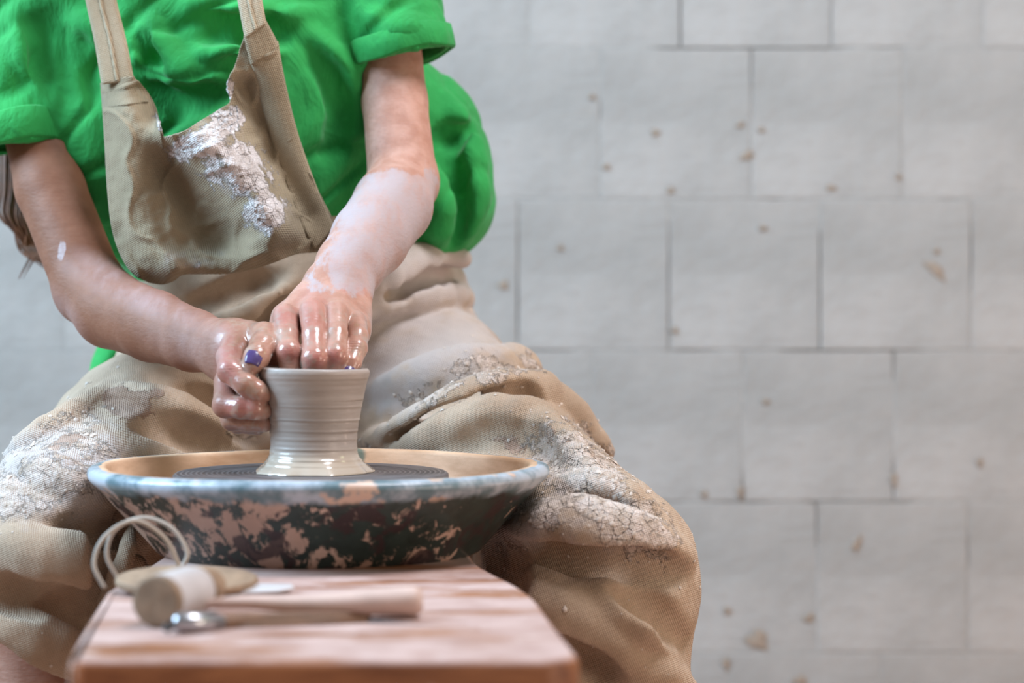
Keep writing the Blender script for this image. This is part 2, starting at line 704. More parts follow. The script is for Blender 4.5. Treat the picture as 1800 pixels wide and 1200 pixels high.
def mat_cloth(name, shade, light, weave=190.0, clay=True, crust_lo=lin(186, 167, 150), crust_hi=lin(222, 208, 200)):
    """coarse linen with dried clay where the mesh says so (attributes clay, damp, film)"""
    m = Mat(name, 0.92, 0.2)
    w1 = m.wave(weave, 0.8, 2.0, 'X', co=m.scaled(1.0, (0.25, 0.35, 0.12)))
    w2 = m.wave(weave, 0.8, 2.0, 'Z', co=m.scaled(1.0, (0.15, 0.35, 0.1)))
    wv = m.math('MULTIPLY', m.math('ADD', w1, w2), 0.5)
    slub = m.noise(170, 3, 0.6)
    c = m.mix(m.ramp(m.noise(10, 4), 0.3, 0.7), shade, light)
    c = m.mix(m.ramp(m.math('ADD', m.math('MULTIPLY', wv, 0.55), m.math('MULTIPLY', slub, 0.5)), 0.3, 0.75, 0.22, 0.0), c, tuple(x * 0.40 for x in shade[:3]) + (1,))
    n = m.bump(m.math('ADD', wv, slub), 0.0011, 0.8)
    if clay:
        film = m.math('ADD', m.attr('film'), m.math('MULTIPLY', m.math('SUBTRACT', m.noise(28, 5, 0.65), 0.5), 1.1))
        c = m.mix(m.ramp(film, 0.25, 0.8, 0, 0.85), c, lin(196, 187, 184))
        damp = m.math('ADD', m.attr('damp'), m.math('MULTIPLY', m.math('SUBTRACT', m.noise(34, 5, 0.6), 0.5), 1.3))
        fd = m.ramp(damp, 0.48, 0.56)
        c = m.mix(m.math('MULTIPLY', fd, 0.92), c, m.mix(m.ramp(m.noise(40, 4), 0.3, 0.7), lin(146, 118, 100), lin(178, 152, 136)))
        crust = m.math('ADD', m.attr('clay'), m.math('MULTIPLY', m.math('SUBTRACT', m.noise(60, 6, 0.7), 0.5), 1.5))
        fc = m.ramp(crust, 0.50, 0.60)
        c = m.mix(m.math('MULTIPLY', fc, 0.92), c, m.mix(m.ramp(m.noise(80, 4), 0.3, 0.75), crust_lo, crust_hi))
        crack = m.math('MULTIPLY', m.ramp(m.voronoi(95, co=m.scaled((1, 1, 1.3))), 0.0, 0.045, 1, 0), fc)
        crack = m.math('MULTIPLY', crack, m.ramp(m.noise(16, 2), 0.5, 0.6))
        c = m.mix(m.math('MULTIPLY', crack, 0.5), c, lin(120, 100, 84))
        h = m.math('ADD', m.math('MULTIPLY', fd, 0.6), m.math('MULTIPLY', fc, m.ramp(m.noise(110, 4, 0.7), 0.2, 0.8, 0.5, 1.6)))
        h = m.math('SUBTRACT', h, crack)
        n = m.bump(h, 0.0016, 0.9, n)
    return m.done(c, normal=n, Sheen_Weight=0.15)


def mat_shirt():
    m = Mat('green_cotton', 0.8, 0.25)
    c = m.mix(m.ramp(m.noise(5, 3), 0.3, 0.7), lin(34, 140, 68), lin(46, 160, 80))
    c = m.mix(m.ramp(m.noise(120, 2), 0.5, 0.8, 0, 0.25), c, lin(50, 180, 92))
    wr = m.noise(26, 4, 0.55, co=m.scaled((1.0, 1.0, 0.55), (0, 0.5, 0.3)), dist=0.8)
    n = m.bump(wr, 0.012, 0.55)
    n = m.bump(m.noise(300, 2), 0.0005, 0.4, n)
    return m.done(c, normal=n, Sheen_Weight=0.1)


def mat_skin():
    m = Mat('skin', 0.6, 0.35)
    mott = m.noise(55, 4, 0.6)
    c = m.mix(m.ramp(mott, 0.3, 0.7), lin(170, 124, 106), lin(190, 148, 132))
    c = m.mix(m.math('MULTIPLY', m.attr('tan'), 0.95), c, m.mix(mott, lin(112, 70, 50), lin(142, 96, 72)))  # brown painted in for the shade on her right arm and hand
    c = m.mix(m.math('MULTIPLY', m.attr('pink'), 0.65), c, lin(180, 100, 98))
    # thin dried slip, brushed along the arm, plus the highlight painted on the upper arm
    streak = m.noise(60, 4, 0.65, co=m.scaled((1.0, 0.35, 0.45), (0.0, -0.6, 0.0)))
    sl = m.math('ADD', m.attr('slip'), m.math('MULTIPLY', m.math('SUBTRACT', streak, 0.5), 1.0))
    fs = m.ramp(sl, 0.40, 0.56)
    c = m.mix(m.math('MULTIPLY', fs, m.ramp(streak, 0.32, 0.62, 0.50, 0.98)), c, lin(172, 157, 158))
    hl = m.math('MULTIPLY', m.attr('haze'), m.ramp(streak, 0.25, 0.75, 0.25, 0.75))  # lilac highlight painted along her right forearm
    c = m.mix(hl, c, lin(178, 156, 156))
    # smeared wet clay on the hands
    wet = m.attr('wet')
    sm = m.ramp(m.noise(95, 5, 0.65), 0.50, 0.62)
    c = m.mix(m.math('MULTIPLY', m.math('MULTIPLY', sm, wet), 0.62), c, lin(168, 146, 132))
    n = m.bump(m.noise(420, 3), 0.0003, 0.5)
    n = m.bump(m.noise(150, 3, co=m.scaled((0.6, 1, 1.8))), 0.0012, 0.45, n)
    r = m.ramp(wet, 0.0, 1.0, 0.62, 0.28)
    return m.done(c, rough=r, normal=n, Subsurface_Weight=0.12, Subsurface_Scale=0.006,
                  Subsurface_Radius=(1.0, 0.35, 0.2), Coat_Weight=m.math('MULTIPLY', wet, 0.75), Coat_Roughness=0.12)


M = dict(
    wall=mat_wall(),
    mortar=mat_simple('mortar', lin(158, 157, 154), 0.95, 0.08, 40, 0.002),
    splash=mat_simple('dried_splash', lin(150, 136, 122), 0.9, 0.1, 80, 0.001),
    floor=mat_simple('dusty_floor', lin(176, 136, 116), 0.85, 0.15, 4, 0.002),
    pan=mat_pan(), bench=mat_bench(), head=mat_wheelhead(), clay=mat_clay(),
    apron=mat_cloth('apron_linen', lin(174, 150, 127), lin(203, 180, 157)),
    bib=mat_cloth('bib_linen', lin(142, 128, 104), lin(170, 154, 128), crust_lo=lin(200, 190, 186), crust_hi=lin(240, 235, 236)),  # darker than the skirt, partly to paint in shade on the hanging bib
    strap=mat_cloth('strap_linen', lin(170, 152, 124), lin(198, 182, 156), clay=False),
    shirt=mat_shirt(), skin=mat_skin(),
    polish=mat_simple('violet_nail_polish', lin(84, 68, 118), 0.2, 0.1, 200),
    hair=mat_simple('brown_hair', lin(118, 70, 40), 0.6, 0.25, 120),
    pale_wood=mat_simple('pale_wood', lin(212, 184, 172), 0.55, 0.1, 30, 0.0005),
    dark_wood=mat_simple('dark_wood', lin(124, 90, 66), 0.6, 0.15, 40, 0.0005),
    cork=mat_simple('grey_wood', lin(160, 134, 110), 0.8, 0.15, 90, 0.001),
    chalk=mat_simple('white_glaze', lin(200, 194, 194), 0.45, 0.05, 60),
    steel=mat_simple('steel', lin(190, 192, 198), 0.28, 0.05, 60, Metallic=0.9),
    wire=mat_simple('pale_wire', lin(182, 170, 158), 0.5, 0.05, 60),
    iron=mat_simple('dark_iron', lin(52, 48, 46), 0.5, 0.15, 40),
    flake=mat_simple('clay_flakes', lin(214, 200, 188), 0.95, 0.1, 90),
)

# ================================================================ the setting
bm = bmesh.new()
bmesh.ops.create_grid(bm, x_segments=1, y_segments=1, size=1)
for v in bm.verts:
    v.co = Vector((v.co.x * 3.5, v.co.y * 2.4 - 1.2, 0))
me = bpy.data.meshes.new('floor')
bm.to_mesh(me)
bm.free()
tag(link('floor', me, M['floor']), kind='structure')

WALL_Y = 1.2
wall = tag(empty('wall_back', (0, WALL_Y, 0)), kind='structure')
# mortar bed: lies flush with the blocks in places and deeper in others
gx, gz = np.linspace(-2.6, 2.6, 660), np.linspace(0.0, 2.25, 290)
GX, GZ = np.meshgrid(gx, gz, indexing='ij')
pp = np.stack([GX.ravel(), np.zeros(GX.size), GZ.ravel()], axis=1)
dep = 0.0007 + 0.024 * np.clip(noise3(pp * 3.6 + 3.0) + 0.25 * noise3(pp * 15) - 0.04, 0, 1)
dep = np.clip(dep, 0.0007, 0.0062)
v = np.stack([GX.ravel(), dep, GZ.ravel()], axis=1)
nz_ = len(gz)
i, j = np.meshgrid(np.arange(len(gx) - 1), np.arange(nz_ - 1), indexing='ij')
q = np.stack([i * nz_ + j, (i + 1) * nz_ + j, (i + 1) * nz_ + j + 1, i * nz_ + j + 1], axis=2).reshape(-1, 4)
link('mortar', np_mesh('mortar', v, q), M['mortar'], wall)
back = box_mesh('wall_core', 5.2, 0.1, 2.25, center=(0, 0.063, 1.125))
link('wall_core', back, M['mortar'], wall, smooth=False)
block_meshes = []
for k in range(5):
    b = box_mesh('block', 0.1974, 0.05, 0.1974, 0.0010, 2, center=(0, 0.025, 0))
    r_ = random.Random(k)
    for v in b.vertices:
        v.co.x += r_.uniform(-0.0006, 0.0006)
        v.co.z += r_.uniform(-0.0006, 0.0006)
    b.materials.append(M['wall'])
    block_meshes.append(b)
offs = {5: 0.0226, 4: 0.1167, 3: 0.0075, 2: 0.105, 1: 0.003, 0: 0.086}
for row in range(11):
    z = 0.082 + 0.2 * row
    off = offs.get(row, 0.015 if row % 2 else 0.11)
    for c in range(-12, 13):
        x = off + 0.1 + 0.2 * c
        if abs(x) > 2.45:
            continue
        o = bpy.data.objects.new('block', block_meshes[random.randrange(5)])
        COL.objects.link(o)
        o.parent = wall
        o.location = (x, random.uniform(-0.0004, 0.0004), z)
        o.rotation_euler = (0, random.uniform(-.003, .003), 0)

# dried clay splashes on the wall (place in the frame, size in px, tilt)
for sx, sy, rx, ry, an in [(1151, 233, 9, 8, 0), (1300, 219, 9, 6, 20), (1337, 228, 7, 6, 0), (1312, 273, 15, 9, 30), (1040, 170, 7, 6, 0),
                           (1065, 293, 8, 7, 0), (1178, 334, 8, 7, 0), (1460, 330, 11, 6, 0), (1578, 310, 6, 7, 0), (1643, 474, 27, 11, -42),
                           (1645, 441, 7, 6, 0), (884, 501, 11, 10, 0), (1185, 580, 7, 7, 0), (984, 435, 7, 6, 0), (1340, 400, 9, 6, 0),
                           (1330, 1124, 22, 20, 0), (1420, 1085, 12, 8, 30), (1505, 955, 8, 18, -25), (1570, 842, 6, 15, 0), (1277, 1072, 8, 8, 0),
                           (1236, 868, 7, 7, 0), (1300, 865, 7, 14, 0), (1721, 812, 6, 10, 0), (1405, 1195, 16, 9, 0), (1275, 1165, 8, 12, 0), (1345, 705, 7, 6, 0)]:
    n, rr = 14, random.Random(int(sx))
    d = 3.2
    s_ = d / FPX
    ring = []
    for lev, hh in ((1.0, 0.0), (0.72, 0.0011), (0.0, 0.0016)):
        for k in range(n if lev > 0 else 1):
            a = 2 * math.pi * k / n
            w = lev * (1 + 0.22 * math.sin(3 * a + sx) + 0.15 * math.sin(5 * a + sy))
            x, y = .85 * rx * w * math.cos(a), .85 * ry * w * math.sin(a)
            c, s2 = math.cos(math.radians(an)), math.sin(math.radians(an))
            ring.append(((x * c - y * s2) * s_, -hh, (x * s2 + y * c) * s_))
    qd = [(k, (k + 1) % n, n + (k + 1) % n, n + k) for k in range(n)]
    tr = [(n + k, n + (k + 1) % n, 2 * n) for k in range(n)]
    o = link('clay_splash', np_mesh('clay_splash', ring, qd, tr), M['splash'], wall)
    p = P(sx, sy, d)
    o.location = (p[0], -0.0012, p[2])

# ================================================================ the wheel
BT = 0.45                                                     # height of the bench top
bench = tag(empty('potters_wheel', (-0.15, -0.2, 0)), "clay-smeared wooden bench of the potter's wheel with a dark turning disc", "potter's wheel")
out = [(-0.250, -0.585), (-0.262, -0.570), (-0.288, -0.30), (-0.290, -0.25), (-0.284, -0.10), (-0.272, 0.14), (-0.22, 0.19), (-0.10, 0.19), (-0.05, 0.14),
       (-0.030, -0.07), (-0.016, -0.15), (0.000, -0.215), (0.010, -0.265), (0.018, -0.32), (0.028, -0.44), (0.039, -0.555), (0.036, -0.574), (0.020, -0.588)]
out = [tuple(p) for p in catmull([np.array([a, b, 0]) for a, b in out], 4)[:, :2]]
o = link('bench_top', plate_mesh('bench_top', out, BT - 0.05, BT, 0.005, 3), M['bench'], bench, smooth='edges')
o.location = -Vector(bench.location)
for lx, ly in ((-0.235, -0.50), (0.0, -0.50), (-0.235, 0.10), (-0.09, 0.10)):
    o = link('leg', box_mesh('leg', 0.045, 0.045, BT - 0.05, 0.004, 2, center=(0, 0, (BT - 0.05) / 2)), M['dark_wood'], bench, smooth=False)
    o.location = Vector((lx, ly, 0)) - Vector(bench.location)
WX = -0.166
prof = [(0.018, -0.012), (0.108, -0.012), (0.1125, -0.010), (0.114, -0.006), (0.1135, -0.0015), (0.1115, 0.0)]
for k in range(60):
    r = 0.1105 * (1 - k / 60)
    prof.append((r, -0.00015 * (k % 2) - (0.0004 if k % 13 == 0 else 0)))
prof.append((0.0005, 0))
HEADZ = 0.5145
o = link('wheel_head', lathe('wheel_head', prof, 128), M['head'], bench)
o.location = Vector((WX, 0, HEADZ)) - Vector(bench.location)
o = tube_obj('shaft', [(0, 0, 0), (0, 0, HEADZ - 0.011 - 0.12)], 0.016, M['iron'], bench)
o.location = Vector((WX, 0, 0.12)) - Vector(bench.location)

PANX = -0.1593
prof = [(0.132, 0.0), (0.1345, 0.002), (0.139, 0.0075), (0.1475, 0.0170), (0.156, 0.0265), (0.164, 0.0350), (0.1715, 0.0430), (0.178, 0.0500), (0.183, 0.0555),
        (0.1872, 0.0595), (0.1896, 0.0625), (0.1902, 0.0655), (0.1893, 0.0685), (0.187, 0.0705), (0.184, 0.0714), (0.180, 0.0716), (0.1765, 0.0713), (0.1745, 0.0703), (0.1735, 0.0680),
        (0.170, 0.058), (0.163, 0.044), (0.156, 0.034), (0.148, 0.028), (0.135, 0.0255), (0.10, 0.025), (0.05, 0.025), (0.032, 0.026), (0.030, 0.030), (0.027, 0.030), (0.026, 0.0), (0.06, 0.0), (0.132, 0.0)]


def pan_wave(a, r, z):
    return r * (1 + 0.0016 * np.sin(3 * a + 1) + 0.0010 * np.sin(7 * a)), z + 0.0006 * np.sin(4 * a + 2) * (z > 0.03)


pan = tag(link('splash_pan', lathe('splash_pan', prof, 160, pan_wave), M['pan']),
          'round splash pan with chipped dark green paint and blue-grey rim around the wheel head', 'pan')
pan.location = (PANX, 0, BT)

# the cup being thrown: half-widths in px at rows of the frame, turned about its own axis
rows = [(828.5, 104), (826, 102.5), (821, 97), (816, 91), (810, 85.5), (804, 81), (797, 78), (788, 76.4), (776, 75.8), (762, 76.6), (748, 78.4), (734, 80.8), (718, 83.8),
        (702, 86.8), (688, 89.6), (676, 92.2), (667, 94.6), (661, 96.8), (656, 98.0), (652, 98.2), (649, 97.6)]
S0 = D0 / FPX
ZB = CAMZ - (828.5 - HOR) * S0
ptsp = np.array([(w * S0, CAMZ - (y - HOR) * S0 - ZB, 0) for y, w in rows])
outer = catmull(ptsp, 9)[:, :2]
top = outer[-1]
lip = [(top[0] - 0.0012, top[1] + 0.0014), (top[0] - 0.0028, top[1] + 0.0017), (top[0] - 0.0045, top[1] + 0.0008)]
innr = [(r - 0.0058, z) for r, z in outer[::-1][6:-60:4]]
prof = [(0.001, 0.0)] + [tuple(p) for p in outer] + lip + innr + [(0.03, 0.012), (0.015, 0.010), (0.001, 0.010)]


def cup_wave(a, r, z):
    sp = lambda pitch, ph: (z / pitch - a / (2 * math.pi) + ph)
    d = 0.00003 * np.sin(2 * math.pi * sp(0.0041, 0)) * (1 + np.sin(90 * z))
    for zc, w_, h_ in ((0.0445, 0.0006, 0.0010), (0.0355, 0.0008, 0.0006), (0.0555, 0.0007, 0.0006), (0.0288, 0.0010, 0.0005), (0.0205, 0.0010, 0.0006), (0.012, 0.001, 0.0007), (0.0075, 0.0008, 0.0006)):
        zz = z - zc - 0.0035 * ((a + 2.6) % (2 * math.pi)) / (2 * math.pi) * -1.0
        d = d + 0.55 * h_ * np.exp(-(zz / w_) ** 2) - 0.3 * h_ * np.exp(-((zz + 2.2 * w_) / (1.5 * w_)) ** 2)
    low = np.clip(1 - z / 0.012, 0, 1)
    d = d + low * (0.0022 * np.sin(5 * a + 1) + 0.0016 * np.sin(9 * a) + 0.001 * np.sin(17 * a + 3)) * 0.6
    mask = (r > 0.034)
    return r + d * mask, z - 0.0008 * np.cos(a) * (z > 0.06)


cup = tag(link('clay_cup', lathe('clay_cup', prof, 200, cup_wave), M['clay']), 'wet grey-beige clay cup being thrown on the wheel, fingers in it', 'cup')
cup.location = ((551.5 - 900) * S0, 0, ZB)

# ================================================================ tools on the bench
# flat round wooden rib leaning on the wire
o = tag(empty('wooden_rib'), 'flat round wooden scraper disc behind the short roller on the bench', 'scraper')
n = 40
disc = link('blade', plate_mesh('blade', [(0.051 * math.cos(2 * math.pi * k / n) * (1 + 0.03 * math.sin(2 * 2 * math.pi * k / n)), 0.043 * math.sin(2 * math.pi * k / n)) for k in range(n)], 0, 0.006, 0.002, 2), M['cork'], o)
hole = link('finger_hole', lathe('finger_hole', [(0.004, 0.0), (0.0055, 0.0003), (0.006, 0.0006), (0.0045, 0.0008)], 20), M['dark_wood'], o)
hole.location = (0.018, 0.0, 0.006)
o.location = (P(328, 1036, 1.73)[0], -0.268, BT + 0.0045)
o.rotation_euler = (math.radians(5), math.radians(1.0), 0.2)

o = tag(empty('wooden_roller'), 'short stubby grey wooden roller with a pale glazed band, lying left on the bench', 'roller')
a, b = P(274, 1057, 1.545), P(340, 1040, 1.60)
a[2] = b[2] = BT + 0.0172
dirv = (b - a) / np.linalg.norm(b - a)
L = np.linalg.norm(b - a)
tube_obj('end_grain', [a + dirv * t for t in (-.0010, -.0009, -.0008, -.0002, .0006, .006)], [0.004, 0.0140, 0.0150, 0.0163, 0.0168, 0.0165], M['cork'], o, seg=32)
tube_obj('roller_body', [a + dirv * 0.0055, a + dirv * 0.008, a + dirv * L * 0.9, b], [0.0163, 0.0168, 0.0168, 0.0160], M['chalk'], o, seg=32)  # whiter middle section between the browner end and grip
tube_obj('roller_grip', [b - dirv * 0.001, b + dirv * 0.01, b + dirv * 0.022, b + dirv * 0.034], [0.0135, 0.0150, 0.0135, 0.0085], M['cork'], o, seg=28)

o = tag(empty('modelling_stick'), 'long pale wooden modelling stick with a thick blunt end, lying across the other tools', 'clay tool')
pts = catmull([P(352, 1063, 1.585), P(420, 1058, 1.585), P(500, 1061, 1.588), P(580, 1061, 1.59), P(660, 1058, 1.592), P(742, 1056, 1.595)], 8)
rad = np.interp(np.linspace(0, 1, len(pts)), [0, 0.1, 0.25, 0.5, 0.75, 0.94, 0.985, 1], [0.0020, 0.0042, 0.0050, 0.0066, 0.0094, 0.0112, 0.0108, 0.0080])
tube_obj('handle', pts, rad, M['pale_wood'], o, seg=24, flat=0.9)

o = tag(empty('trimming_tool'), 'dark wooden trimming tool with steel ferrule, under the pale stick', 'clay tool')
tube_obj('handle', catmull([P(380, 1098, 1.545), P(450, 1093, 1.562), P(540, 1089, 1.572), P(650, 1083, 1.59)], 6), np.interp(np.linspace(0, 1, 19), [0, .2, .6, 1], [0.0058, 0.0066, 0.0056, 0.0028]), M['dark_wood'], o, seg=18)
tube_obj('ferrule', [P(304, 1094, 1.522), P(310, 1094, 1.522), P(345, 1094, 1.528), P(386, 1097, 1.545)], [0.0035, 0.0062, 0.0066, 0.0062], M['steel'], o, seg=18)
tube_obj('blade_loop', catmull([P(308, 1092, 1.522), P(290, 1098, 1.518), P(294, 1108, 1.514), P(310, 1098, 1.520)], 6), 0.0013, M['iron'], o, seg=8)

o = tag(empty('needle_tool'), 'thin dark needle tool lying nearest the front, its point towards the right', 'clay tool')
tube_obj('needle', [P(640, 1092, 1.572) - [0, 0, 0.0], P(760, 1100, 1.562), P(890, 1111, 1.537)], [0.0013, 0.0011, 0.0004], M['iron'], o, seg=8)
tube_obj('handle', [P(395, 1106, 1.5475), P(470, 1103, 1.553), P(560, 1098, 1.562), P(645, 1092, 1.572)], [0.003, 0.0042, 0.0040, 0.0020], M['dark_wood'], o, seg=14)

o = tag(empty('metal_rib'), 'small pale flat metal scraper lying behind the long stick', 'scraper')
b_ = link('blade', plate_mesh('blade', [(-0.026, -0.006), (-0.012, -0.011), (0.016, -0.010), (0.027, -0.002), (0.024, 0.007), (0.0, 0.011), (-0.02, 0.008)], 0, 0.0022, 0.0007, 2), M['chalk'], o)
b_.rotation_euler = (0.16, -0.03, 0)
o.location = (P(452, 1042, 1.722)[0], -0.278, BT + 0.002)

# coil of pale cutting wire, two loose turns standing on edge
o = tag(empty('cutting_wire'), 'two loose loops of pale cutting wire standing up at the left of the tools', 'wire')
pw = catmull([P(318, 1012, 1.775), P(311, 985, 1.772), P(286, 942, 1.768), P(236, 915, 1.762), P(185, 942, 1.755), P(165, 990, 1.750), P(184, 1034, 1.748)], 12)
tube_obj('loop', pw, 0.0017, M['wire'], o, seg=8)
pw = catmull([P(208, 1018, 1.79), P(188, 975, 1.79), P(203, 930, 1.79), P(252, 910, 1.788), P(302, 928, 1.784), P(329, 970, 1.78), P(318, 1000, 1.778), P(309, 1014, 1.776)], 12)
tube_obj('loop', pw, 0.0017, M['wire'], o, seg=8)

# ================================================================ the potter
person = tag(empty('person', (-0.18, 0.35, 0)), 'seated potter in a green shirt and clay-stained linen apron, both hands shaping a cup', 'person')
PO = Vector(person.location)


def person_part(name, v, quads, mat, parent=person, at=PO):
    me = np_mesh(name, v - np.array(at), quads)
    return link(name, me, mat, parent)


# ---------------------------------------------------------------- body
def sstep(t):
    t = np.clip(t, 0, 1)
    return t * t * (3 - 2 * t)


Rsh, Rel, Rwr = P(32, -20, 2.36), P(156, 502, 2.25), P(398, 614, 2.062)
Lsh, Lel, Lwr = P(655, -120, 2.37), P(708, 318, 2.28), P(592, 500, 2.10)
body = Field(axis((-0.56, -0.26, .0030), (-0.26, -0.11, .0011), (-0.11, 0.0, .0030), (0.0, 0.20, .005)),
             axis((-0.20, -0.07, .0055), (-0.07, 0.11, .0011), (0.11, 0.30, .0030), (0.30, 0.60, .005)),
             axis((0.0, 0.42, .008), (0.42, 0.545, .004), (0.545, 0.67, .0011), (0.67, 0.96, .0030), (0.96, 1.36, .005)))
B = body
# legs
RK, LK = P(72, 1005, 2.06), P(1040, 1014, 2.06)
RH, LH = P(430, 645, 2.52), P(692, 640, 2.52)
RA, LA = np.array([RK[0] - 0.0, 0.05, 0.09]), np.array([LK[0] + 0.02, 0.05, 0.09])
for H_, K_, A_ in ((RH, RK, RA), (LH, LK, LA)):
    B.chain([(H_, .074), (H_ * .5 + K_ * .5, .056), (K_, .044)], .02)
    B.chain([(K_, .044), (K_ * .65 + A_ * .35 + np.array([0, .015, 0]), .053), (A_, .034)], .02)
    B.chain([(A_ - [0, -.02, .055], .030), (A_ + [0, -.07, -.062], .026), (A_ + [0, -.16, -.070], .020)], .02)
# trunk, neck, head (head bowed over the work)
PEL = P(561, 610, 2.56)
CH = P(360, -10, 2.37)
B.chain([(PEL, .11), (PEL * .5 + CH * .5, .095), (CH, .10)], .06, squash=((0, 1, 0), .8))
B.chain([(Rsh * .92 + CH * .08, .045), (CH + [0, 0, .03], .06), (Lsh * .92 + CH * .08, .045)], .05)
NK = CH + np.array([0.0, -.03, .13])
B.chain([(CH + [0, 0, .03], .05), (NK, .045)], .03)
HD = NK + np.array([.005, -.05, .10])
B.ball(HD, (.072, .09, .105), .03)
B.ball(HD + [0, -.03, -.05], (.05, .055, .055), .03)
B.chain([(HD + [0, -.088, .0], .006), (HD + [0, -.104, -.026], .011)], .012)
for sx in (-1, 1):
    B.ball(HD + [sx * .029, -.094, .008], (.014, .010, .008), .008, 'cut')
    B.ball(HD + [sx * .073, .005, -.01], (.008, .018, .03), .006)
B.chain([(HD + [-.018, -.084, -.06], .0065), (HD + [0, -.090, -.058], .008), (HD + [.018, -.084, -.06], .0065)], .006)

# her right arm (left in the frame)
B.chain([(Rsh, .042), (P(46, 150, 2.345), .0310), (P(88, 330, 2.295), .0325), (Rel, .0325)], .006)
B.ball(P(147, 525, 2.262), (.024, .022, .024), .012)
B.chain([(Rel, .0335), (P(196, 545, 2.215), .0345), (P(270, 573, 2.158), .0315), (P(340, 598, 2.105), .0265), (Rwr, .0225)], .006)
# her left arm (right in the frame)
B.chain([(Lsh, .044), (P(676, 40, 2.35), .0335), (P(694, 180, 2.32), .031), (Lel, .0325)], .006)
B.ball(P(722, 325, 2.29), (.024, .024, .026), .012)
B.chain([(Lel, .0325), (P(690, 362, 2.235), .0365), (P(650, 420, 2.175), .0345), (P(615, 468, 2.13), .0295), (Lwr, .0265)], .006)

# left hand: back of the hand to the viewer, fingers down inside the cup
kn = [(P(502, 556, 2.030), .0112), (P(549, 547, 2.022), .0112), (P(591, 549, 2.026), .0108), (P(624, 566, 2.040), .0100)]
wr = [P(566, 506, 2.095), P(584, 500, 2.098), P(603, 504, 2.10), P(622, 513, 2.103)]
for (k_, r_), w_ in zip(kn, wr):
    B.cone(w_, k_ + np.array([0, .012, -.002]), .0165, .0122, .010)
    B.cone(w_ * .5 + k_ * .5 + np.array([0, .004, -.012]), k_ + np.array([0, .012, -.012]), .012, .011, .010)
fingers = [
    [(kn[0][0], .0110), (P(505, 590, 2.008), .0097), (P(508, 619, 1.992), .0102), (P(511, 650, 1.992), .0090), (P(514, 690, 2.004), .0086), (P(517, 716, 2.015), .0072)],
    [(kn[1][0], .0112), (P(552, 590, 1.998), .0098), (P(553, 630, 1.982), .0106), (P(552, 660, 1.985), .0092), (P(549, 698, 2.000), .0086), (P(547, 722, 2.012), .0072)],
    [(kn[2][0], .0104), (P(592, 588, 2.004), .0090), (P(589, 624, 1.988), .0098), (P(585, 652, 1.990), .0086), (P(580, 690, 2.002), .0082), (P(577, 712, 2.012), .0070)],
    [(kn[3][0], .0100), (P(629, 590, 2.020), .0085), (P(627, 612, 2.008), .0088), (P(618, 638, 1.998), .0080), (P(611, 660, 1.992), .0068)],
]
for f_ in fingers:
    B.chain(f_, .0028)
B.chain([(P(545, 530, 2.08), .015), (P(505, 560, 2.07), .013), (P(486, 598, 2.058), .0105), (P(482, 640, 2.045), .0098), (P(488, 668, 2.035), .0082)], .006)

# right hand: beside the cup, fingers curled round it, thumb on top
B.chain([(Rwr, .0225), (P(414, 612, 2.045), .022), (P(424, 620, 2.03), .018)], .014)
B.chain([(P(412, 640, 2.06), .018), (P(415, 672, 2.035), .013)], .014)
rf = [
    [(P(418, 604, 2.030), .0120), (P(404, 628, 2.000), .0112), (P(405, 652, 1.982), .0106), (P(432, 675, 1.973), .0094), (P(452, 687, 1.974), .0086), (P(463, 693, 1.978), .0072)],
    [(P(413, 632, 2.032), .0118), (P(398, 672, 2.008), .0100), (P(396, 712, 1.990), .0104), (P(424, 716, 1.980), .0092), (P(448, 719, 1.978), .0086), (P(463, 722, 1.981), .0072)],
    [(P(415, 655, 2.040), .0108), (P(404, 700, 2.022), .0092), (P(408, 737, 2.006), .0094), (P(436, 741, 1.996), .0082), (P(464, 744, 1.990), .0074)],
    [(P(420, 670, 2.050), .0095), (P(412, 710, 2.040), .0080), (P(418, 745, 2.028), .0080), (P(452, 750, 2.015), .0070)],
]
for f_ in rf:
    B.chain(f_, .0028)
B.chain([(P(415, 606, 2.050), .016), (P(440, 592, 2.040), .0130), (P(464, 590, 2.020), .0112), (P(462, 607, 2.000), .0108), (P(451, 628, 1.984), .0104), (P(446, 638, 1.978), .0088)], .004)

v, q = body.mesh('body')
nrm = normals(v, q)
# fine wrinkles over the knuckles
px, py = frame_px(v)
d_ = v[:, 1] + D0
hand = (v[:, 2] > .54) & (v[:, 2] < .67) & (v[:, 1] < .125)
creases = np.zeros(len(v))
for (x, y, w) in [(507, 619, 20), (553, 630, 21), (589, 622, 17), (625, 606, 16), (405, 650, 18), (395, 712, 16), (458, 606, 18)]:
    g = np.exp(-(((px - x) / w) ** 2 + ((py - y) / 9.0) ** 2))
    creases += g * 0.00035 * np.sin((py - y) * 1.45 + 0.02 * (px - x) ** 2 / w)
v = v + nrm * (creases * hand)[:, None]
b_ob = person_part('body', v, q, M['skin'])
me = b_ob.data
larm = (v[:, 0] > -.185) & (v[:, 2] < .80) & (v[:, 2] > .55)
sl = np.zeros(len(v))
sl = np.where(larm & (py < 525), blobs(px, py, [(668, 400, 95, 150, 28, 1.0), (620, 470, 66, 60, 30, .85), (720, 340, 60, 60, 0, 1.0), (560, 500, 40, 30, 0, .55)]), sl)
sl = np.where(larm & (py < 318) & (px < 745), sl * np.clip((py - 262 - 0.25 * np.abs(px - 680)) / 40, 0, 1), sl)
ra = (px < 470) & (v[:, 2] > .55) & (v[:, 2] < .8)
sl = np.maximum(sl, np.where(ra, blobs(px, py, [(108, 440, 9, 26, 8, .75), ]), 0))  # pale streak painted where the upper arm catches the light
attr(me, 'haze', np.where(ra, blobs(px, py, [(265, 530, 150, 26, 24, .75), (185, 478, 60, 22, 35, .75), (120, 560, 20, 60, -30, .5), (340, 610, 90, 30, 18, .4)]), 0))  # forearm highlights put into the colour
attr(me, 'slip', sl)
